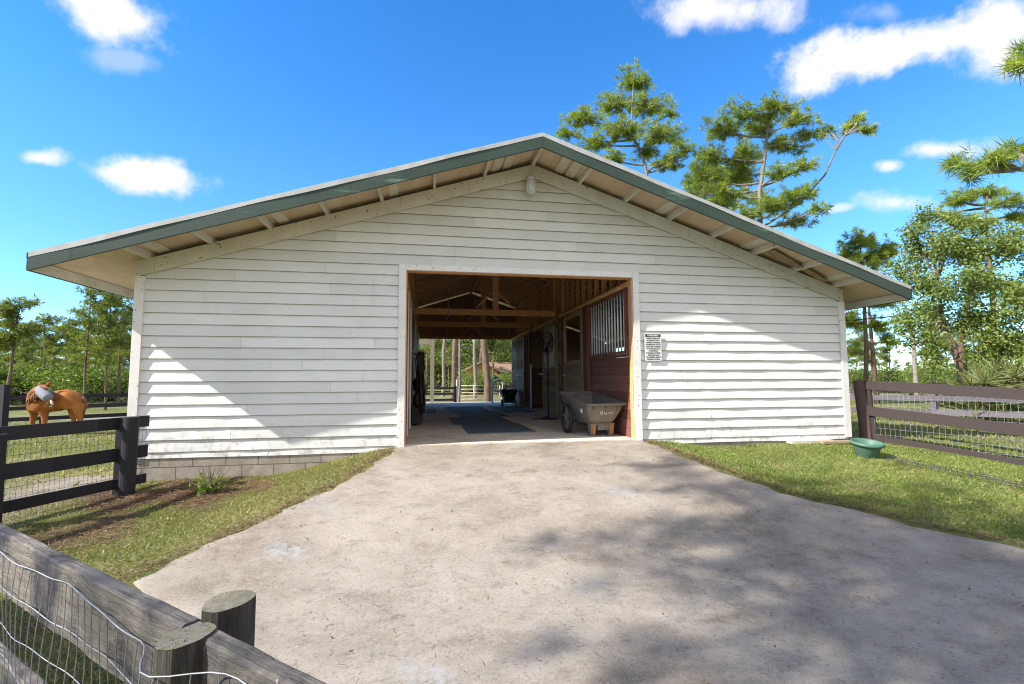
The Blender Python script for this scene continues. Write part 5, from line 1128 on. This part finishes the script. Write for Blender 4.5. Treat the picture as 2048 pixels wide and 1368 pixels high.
# ------------------------------------------------------------------ horse
HD = 19.0; hp = at(115, 760, HD); gzh = float(ground_z(hp[0], hp[1])); KS = HD/np.hypot(*ray(115, 760)[:2])
hR = np.array([cR[0], cR[1], 0]); hR /= np.linalg.norm(hR); hN = -ray(115, 760)*np.array([1, 1, 0]); hN /= np.linalg.norm(hN)     # towards the camera side
def HP(px, py, w_=0.): return hR*((px-115)*KS)+np.array([0, 0, max(.0, (866-py)*KS)])+hN*w_
def skin(name, nodes, edges, m, parent, lv=2, root=0):
    me = bpy.data.meshes.new(name); me.from_pydata([tuple(n_[0]) for n_ in nodes], edges, []); o = bpy.data.objects.new(name, me); COL.objects.link(o)
    o.modifiers.new('skin', 'SKIN'); me.skin_vertices or None
    for i, n_ in enumerate(nodes): r_ = n_[1]; me.skin_vertices[0].data[i].radius = (r_, r_) if not isinstance(r_, tuple) else r_; me.skin_vertices[0].data[i].use_root = (i == root)
    sb = o.modifiers.new('sub', 'SUBSURF'); sb.levels = sb.render_levels = lv
    dg = bpy.context.evaluated_depsgraph_get(); dg.update(); me2 = bpy.data.meshes.new_from_object(o.evaluated_get(dg)); bpy.data.objects.remove(o)
    me2.polygons.foreach_set('use_smooth', np.ones(len(me2.polygons), dtype=bool)); me2.materials.clear(); me2.materials.append(m)
    o = bpy.data.objects.new(name, me2); COL.objects.link(o); o.parent = parent; return o
horse = empty('horse', (hp[0], hp[1], gzh), label='chestnut horse in a grey fly mask standing in the left paddock', cat='horse')
hn = [(HP(153, 797, 0), .29), (HP(138, 797, .02), .315), (HP(119, 799, .04), .335), (HP(100, 802, .08), .30), (HP(84, 804, .12), .26), (HP(73, 803, .18), .23), (HP(71, 791, .24), .195), (HP(76, 780, .30), .155), (HP(85, 776, .42), .135), (HP(95, 785, .56), .115), (HP(102, 798, .66), .085), (HP(106, 806, .70), .072),
      (HP(162, 799, 0), .25), (HP(168, 792, 0), .11),
      (HP(159, 812, .17), .155), (HP(162, 828, .17), .085), (HP(166, 839, .17), .058), (HP(162, 852, .17), .042), (HP(161, 862, .17), .05), (HP(158, 866, .17), .055),
      (HP(150, 812, -.15), .15), (HP(149, 828, -.15), .08), (HP(154, 839, -.15), .055), (HP(152, 852, -.15), .04), (HP(151, 863, -.15), .048), (HP(149, 866, -.15), .055),
      (HP(92, 818, .30), .125), (HP(95, 830, .32), .082), (HP(95, 843, .32), .062), (HP(95, 856, .32), .043), (HP(94, 863, .32), .05), (HP(93, 866, .32), .055),
      (HP(73, 820, .06), .125), (HP(72, 831, .06), .08), (HP(71, 843, .06), .062), (HP(71, 856, .06), .043), (HP(70, 863, .06), .05), (HP(69, 866, .06), .055)]
he = [(0, 1), (1, 2), (2, 3), (3, 4), (4, 5), (5, 6), (6, 7), (7, 8), (8, 9), (9, 10), (10, 11), (0, 12), (12, 13), (0, 14), (14, 15), (15, 16), (16, 17), (17, 18), (18, 19), (0, 20), (20, 21), (21, 22), (22, 23), (23, 24), (24, 25), (4, 26), (26, 27), (27, 28), (28, 29), (29, 30), (30, 31), (4, 32), (32, 33), (33, 34), (34, 35), (35, 36), (36, 37)]
skin('body', hn, he, M['coat'], horse)
for (px, py, w_, dx) in ((83, 770, .30, -2), (97, 769, .42, 4)):
    c = MB(); b_ = HP(px, py, w_); tp_ = HP(px+dx*1.3, py-8.5, w_+.02); c.tube([tuple(b_), tuple(b_*.5+tp_*.5), tuple(tp_)], [.045, .05, .006], 8); c.build('ear', M['coat'], horse, smooth=True)
c = MB(); c.tube([tuple(HP(168, 792, 0)), tuple(HP(172, 800, 0)), tuple(HP(170, 822, 0)), tuple(HP(168, 843, 0))], [.035, .05, .055, .02], 8); c.build('tail', M['coatdark'], horse, smooth=True)
c = MB()
for k in range(26):
    t_ = k/25; a = HP(60+22*t_, 790-20*t_, .34+.16*t_); a = a*(1)+np.array([0, 0, .02]); e = HP(58+22*t_+random.uniform(-1, 5), 806-14*t_+random.uniform(-3, 4), .44+.16*t_); c.tube([tuple(a), tuple((a+e)/2+hN*.08), tuple(e)], [.022, .018, .005], 5)
for k in range(9): c.tube([tuple(HP(82+k*.9, 768, .50)), tuple(HP(84+k*1.5, 772, .62)), tuple(HP(84+k*1.9, 776+(k*7%4), .68))], [.018, .014, .004], 5)
c.build('mane', M['coatdark'], horse, smooth=True)
m0 = HP(79, 773, .44); m1_ = HP(101, 794, .72); c = MB()
c.tube([m0+(m1_-m0)*t for t in (0, .12, .3, .5, .7, .88, 1.0)], [.07, .11, .135, .142, .138, .125, .112], 14); c.build('fly_mask', M['mask'], horse, smooth=True)
c = MB(); c.tube([tuple(HP(104, 796, .76)), tuple(HP(107, 801, .79)), tuple(HP(108.5, 806, .78))], [.016, .03, .022], 8); c.build('blaze', M['blaze'], horse, smooth=True)
c = MB(); c.tube([tuple(HP(104, 809, .77)), tuple(HP(108, 809, .77))], .012, 6); c.build('nostril', M['ink'], horse)

# ------------------------------------------------------------------ cut-back shrub by the foundation
sh = empty('cut_shrub', (-2.62, -.72, float(ground_z(-2.62, -.72))), label='pruned back leafy shrub stub against the barn foundation', cat='shrub')
c = MB(); rr = np.random.default_rng(5); Lp = []
for k in range(20):
    a = rr.uniform(0, 6.28); r_ = rr.uniform(.06, .34); h_ = rr.uniform(.16, .42); p0 = (rr.uniform(-.06, .06), rr.uniform(-.04, .04), 0); p1 = (r_*.5*math.cos(a), r_*.4*math.sin(a), h_*.5); p2 = (r_*math.cos(a)*1.1, r_*.6*math.sin(a), h_); c.tube([p0, p1, p2], [.010, .008, .005], 5)
    for q in range(12): t_ = rr.uniform(.1, .75); Lp.append([p2[0]*t_+rr.normal(0, .07), p2[1]*t_+rr.normal(0, .06), abs(h_*t_*.75+rr.normal(0, .05))])
c.tube([(.1, .05, .1), (.45, .15, .28), (.72, .2, .48), (.78, .2, .60)], .005, 5); c.build('stems', M['barkgrey'], sh)
sh.scale = (.82, .82, .80); V, F_ = leaf_quads(np.array(Lp), .085, asp=.5); o = np_mesh('leaves', V, F_, M['leaf2'], sh); tone_attr(o, rng.uniform(0, .6, len(F_)))

# ------------------------------------------------------------------ grass, straw, litter
def grass(name, N_, region, hmin, hmax, wd_, m, label, clump=.5, brown=.18, lie=.5, keep=None):
    P = region(N_)
    if keep is not None: P = P[keep(P)]
    n = len(P); z = ground_z(P[:, 0], P[:, 1]); base = np.stack([P[:, 0], P[:, 1], z-.004], 1); a = rng.uniform(0, 2*PI, n); h = rng.uniform(hmin, hmax, n); l_ = rng.uniform(.15, 1.0, n)**.8*lie*2
    tip = base+np.stack([np.cos(a)*h*l_, np.sin(a)*h*l_, h*np.sqrt(np.clip(1-(l_*.5)**2, .05, 1))*.9], 1)
    V, F_ = tri_blades(base, tip, wd_*rng.uniform(.6, 1.4, n), side=np.stack([rng.normal(size=n), rng.normal(size=n), rng.normal(0, .3, n)], 1)); o = np_mesh(name, V, F_, m)
    patch = np.clip(.5+.5*np.sin(P[:, 0]*2.3+1.3*np.sin(P[:, 1]*1.9))*np.sin(P[:, 1]*2.9+np.sin(P[:, 0]*3.1)), 0, 1)
    tone_attr(o, np.where(rng.uniform(size=n) < brown*(.4+1.4*patch), rng.uniform(.6, 1, n), rng.uniform(0, .25, n))); return tag(o, label, 'grass', kind='stuff')
def drive_mask(P, mar=0.02):
    x, y = P[:, 0], P[:, 1]; xl = np.where(y > -3.4, np.interp(y, LY, LX), -2.07+(-3.4-y)*.95); xr = np.interp(y, RY, RX)
    w_ = .05*np.sin(y*13)+.04*np.sin(y*31)+.03*np.sin(y*67)+rng.exponential(.025, len(y)); return (x < xl-mar+w_) | (x > xr+mar+w_) | (y > 0)
def rect(x0, x1, y0, y1): return lambda n: np.stack([rng.uniform(x0, x1, n), rng.uniform(y0, y1, n)], 1)
inbarn = lambda P: (P[:, 0] > XL-.02) & (P[:, 0] < XR+.02) & (P[:, 1] > -.03) & (P[:, 1] < LEN)
def kl(P): m1 = drive_mask(P) & ~inbarn(P); bald = .5+.5*np.sin(P[:, 0]*3.7+2*np.sin(P[:, 1]*2.3))*np.sin(P[:, 1]*4.1+1.7*np.sin(P[:, 0]*2.9)); m1 = m1 & (rng.uniform(size=len(P)) < .35+.75*bald); mm = mulch_m(P[:, 0], P[:, 1]); ss = sand_m(P[:, 0], P[:, 1]); return m1 & (rng.uniform(size=len(P)) > mm*.93) & (rng.uniform(size=len(P)) > ss*.95)
grass('lawn_grass', 130000, rect(-4.6, -.1, -5.8, -.02), .014, .036, .012, M['grass'], 'short dry green lawn between the barn, fence and driveway', brown=.42, keep=lambda P: kl(P) & (P[:, 0]+P[:, 1]*.87+0 < 9))
grass('lawn_grass', 170000, rect(3.2, 9.2, -5.6, -.03), .014, .04, .016, M['grassg'], 'bright green lawn right of the driveway', brown=.20, keep=kl)
grass('lawn_grass', 40000, rect(8.2, 20, -4, 14), .04, .09, .022, M['grass'], 'sunlit grass of the right field', brown=.35, keep=lambda P: ~inbarn(P))
grass('lawn_grass', 45000, rect(-18, -4.3, -3.5, 15), .04, .09, .022, M['grass'], 'grass of the left paddock', brown=.4, keep=kl)
def kf(P): t_ = (P-nA)@nnm; return t_ > .02
grass('lawn_grass', 26000, rect(-3.2, .3, -7.6, -4.2), .04, .11, .009, M['grassg'], 'lush grass behind the near wire fence', brown=.08, keep=lambda P: kf(P) & (P[:, 0] < .1))
def straw(name, N_, region, ln, wd_, label, cat, keep, zf, m=None):
    P = region(N_); P = P[keep(P)]; n = len(P); a = rng.uniform(0, 2*PI, n); l_ = ln*rng.uniform(.4, 1.2, n); z = zf(P); b = np.stack([P[:, 0], P[:, 1], z+rng.uniform(.002, .02, n)], 1); t_ = b+np.stack([np.cos(a)*l_, np.sin(a)*l_, rng.uniform(-.002, .02, n)], 1)
    V, F_ = tri_blades(b, t_, wd_, side=np.tile([0, 0, 1.], (n, 1))+rng.normal(0, .3, (n, 3))); o = np_mesh(name, V, F_, m or M['straw']); return tag(o, label, cat, kind='stuff')
straw('pine_straw', 16000, rect(-4.6, -1.6, -3.2, .0), .12, .006, 'brown pine straw mulch around the fence post and shrub', 'pine straw', lambda P: (rng.uniform(size=len(P)) < mulch_m(P[:, 0], P[:, 1])) & drive_mask(P), lambda P: ground_z(P[:, 0], P[:, 1]))
def edge_keep(P):
    x, y = P[:, 0], P[:, 1]; xl = np.interp(y, LY, LX); xr = np.interp(y, RY, RX); d_ = np.minimum(np.abs(x-xl+.03), np.abs(x-xr-.03)); return (d_ < rng.exponential(.05, len(P)))
straw('edge_litter', 260000, rect(-2.6, 6.2, -5.2, -.1), .055, .007, 'brown leaf and needle litter along the driveway edges', 'litter', edge_keep, lambda P: np.where(drive_mask(P, .0), ground_z(P[:, 0], P[:, 1]), np.maximum(ground_z(P[:, 0], P[:, 1]), drive_z(P[:, 1])))+.006)
straw('needle_litter', 1500, rect(-1.6, 5.5, -6.5, -.3), .085, .0042, 'scattered fallen pine needles and twigs on the concrete', 'litter', lambda P: ~drive_mask(P, .1), lambda P: drive_z(P[:, 1])+.006)
P = rect(-1.5, 5.5, -5.8, -.2)(240); P = P[~drive_mask(P, .1)]; V, F_ = leaf_quads(np.stack([P[:, 0], P[:, 1], drive_z(P[:, 1])+.014], 1), .022); o = np_mesh('leaf_litter', V, F_, M['straw']); tag(o, 'tiny dry leaf scraps scattered on the concrete driveway', 'litter', kind='stuff')
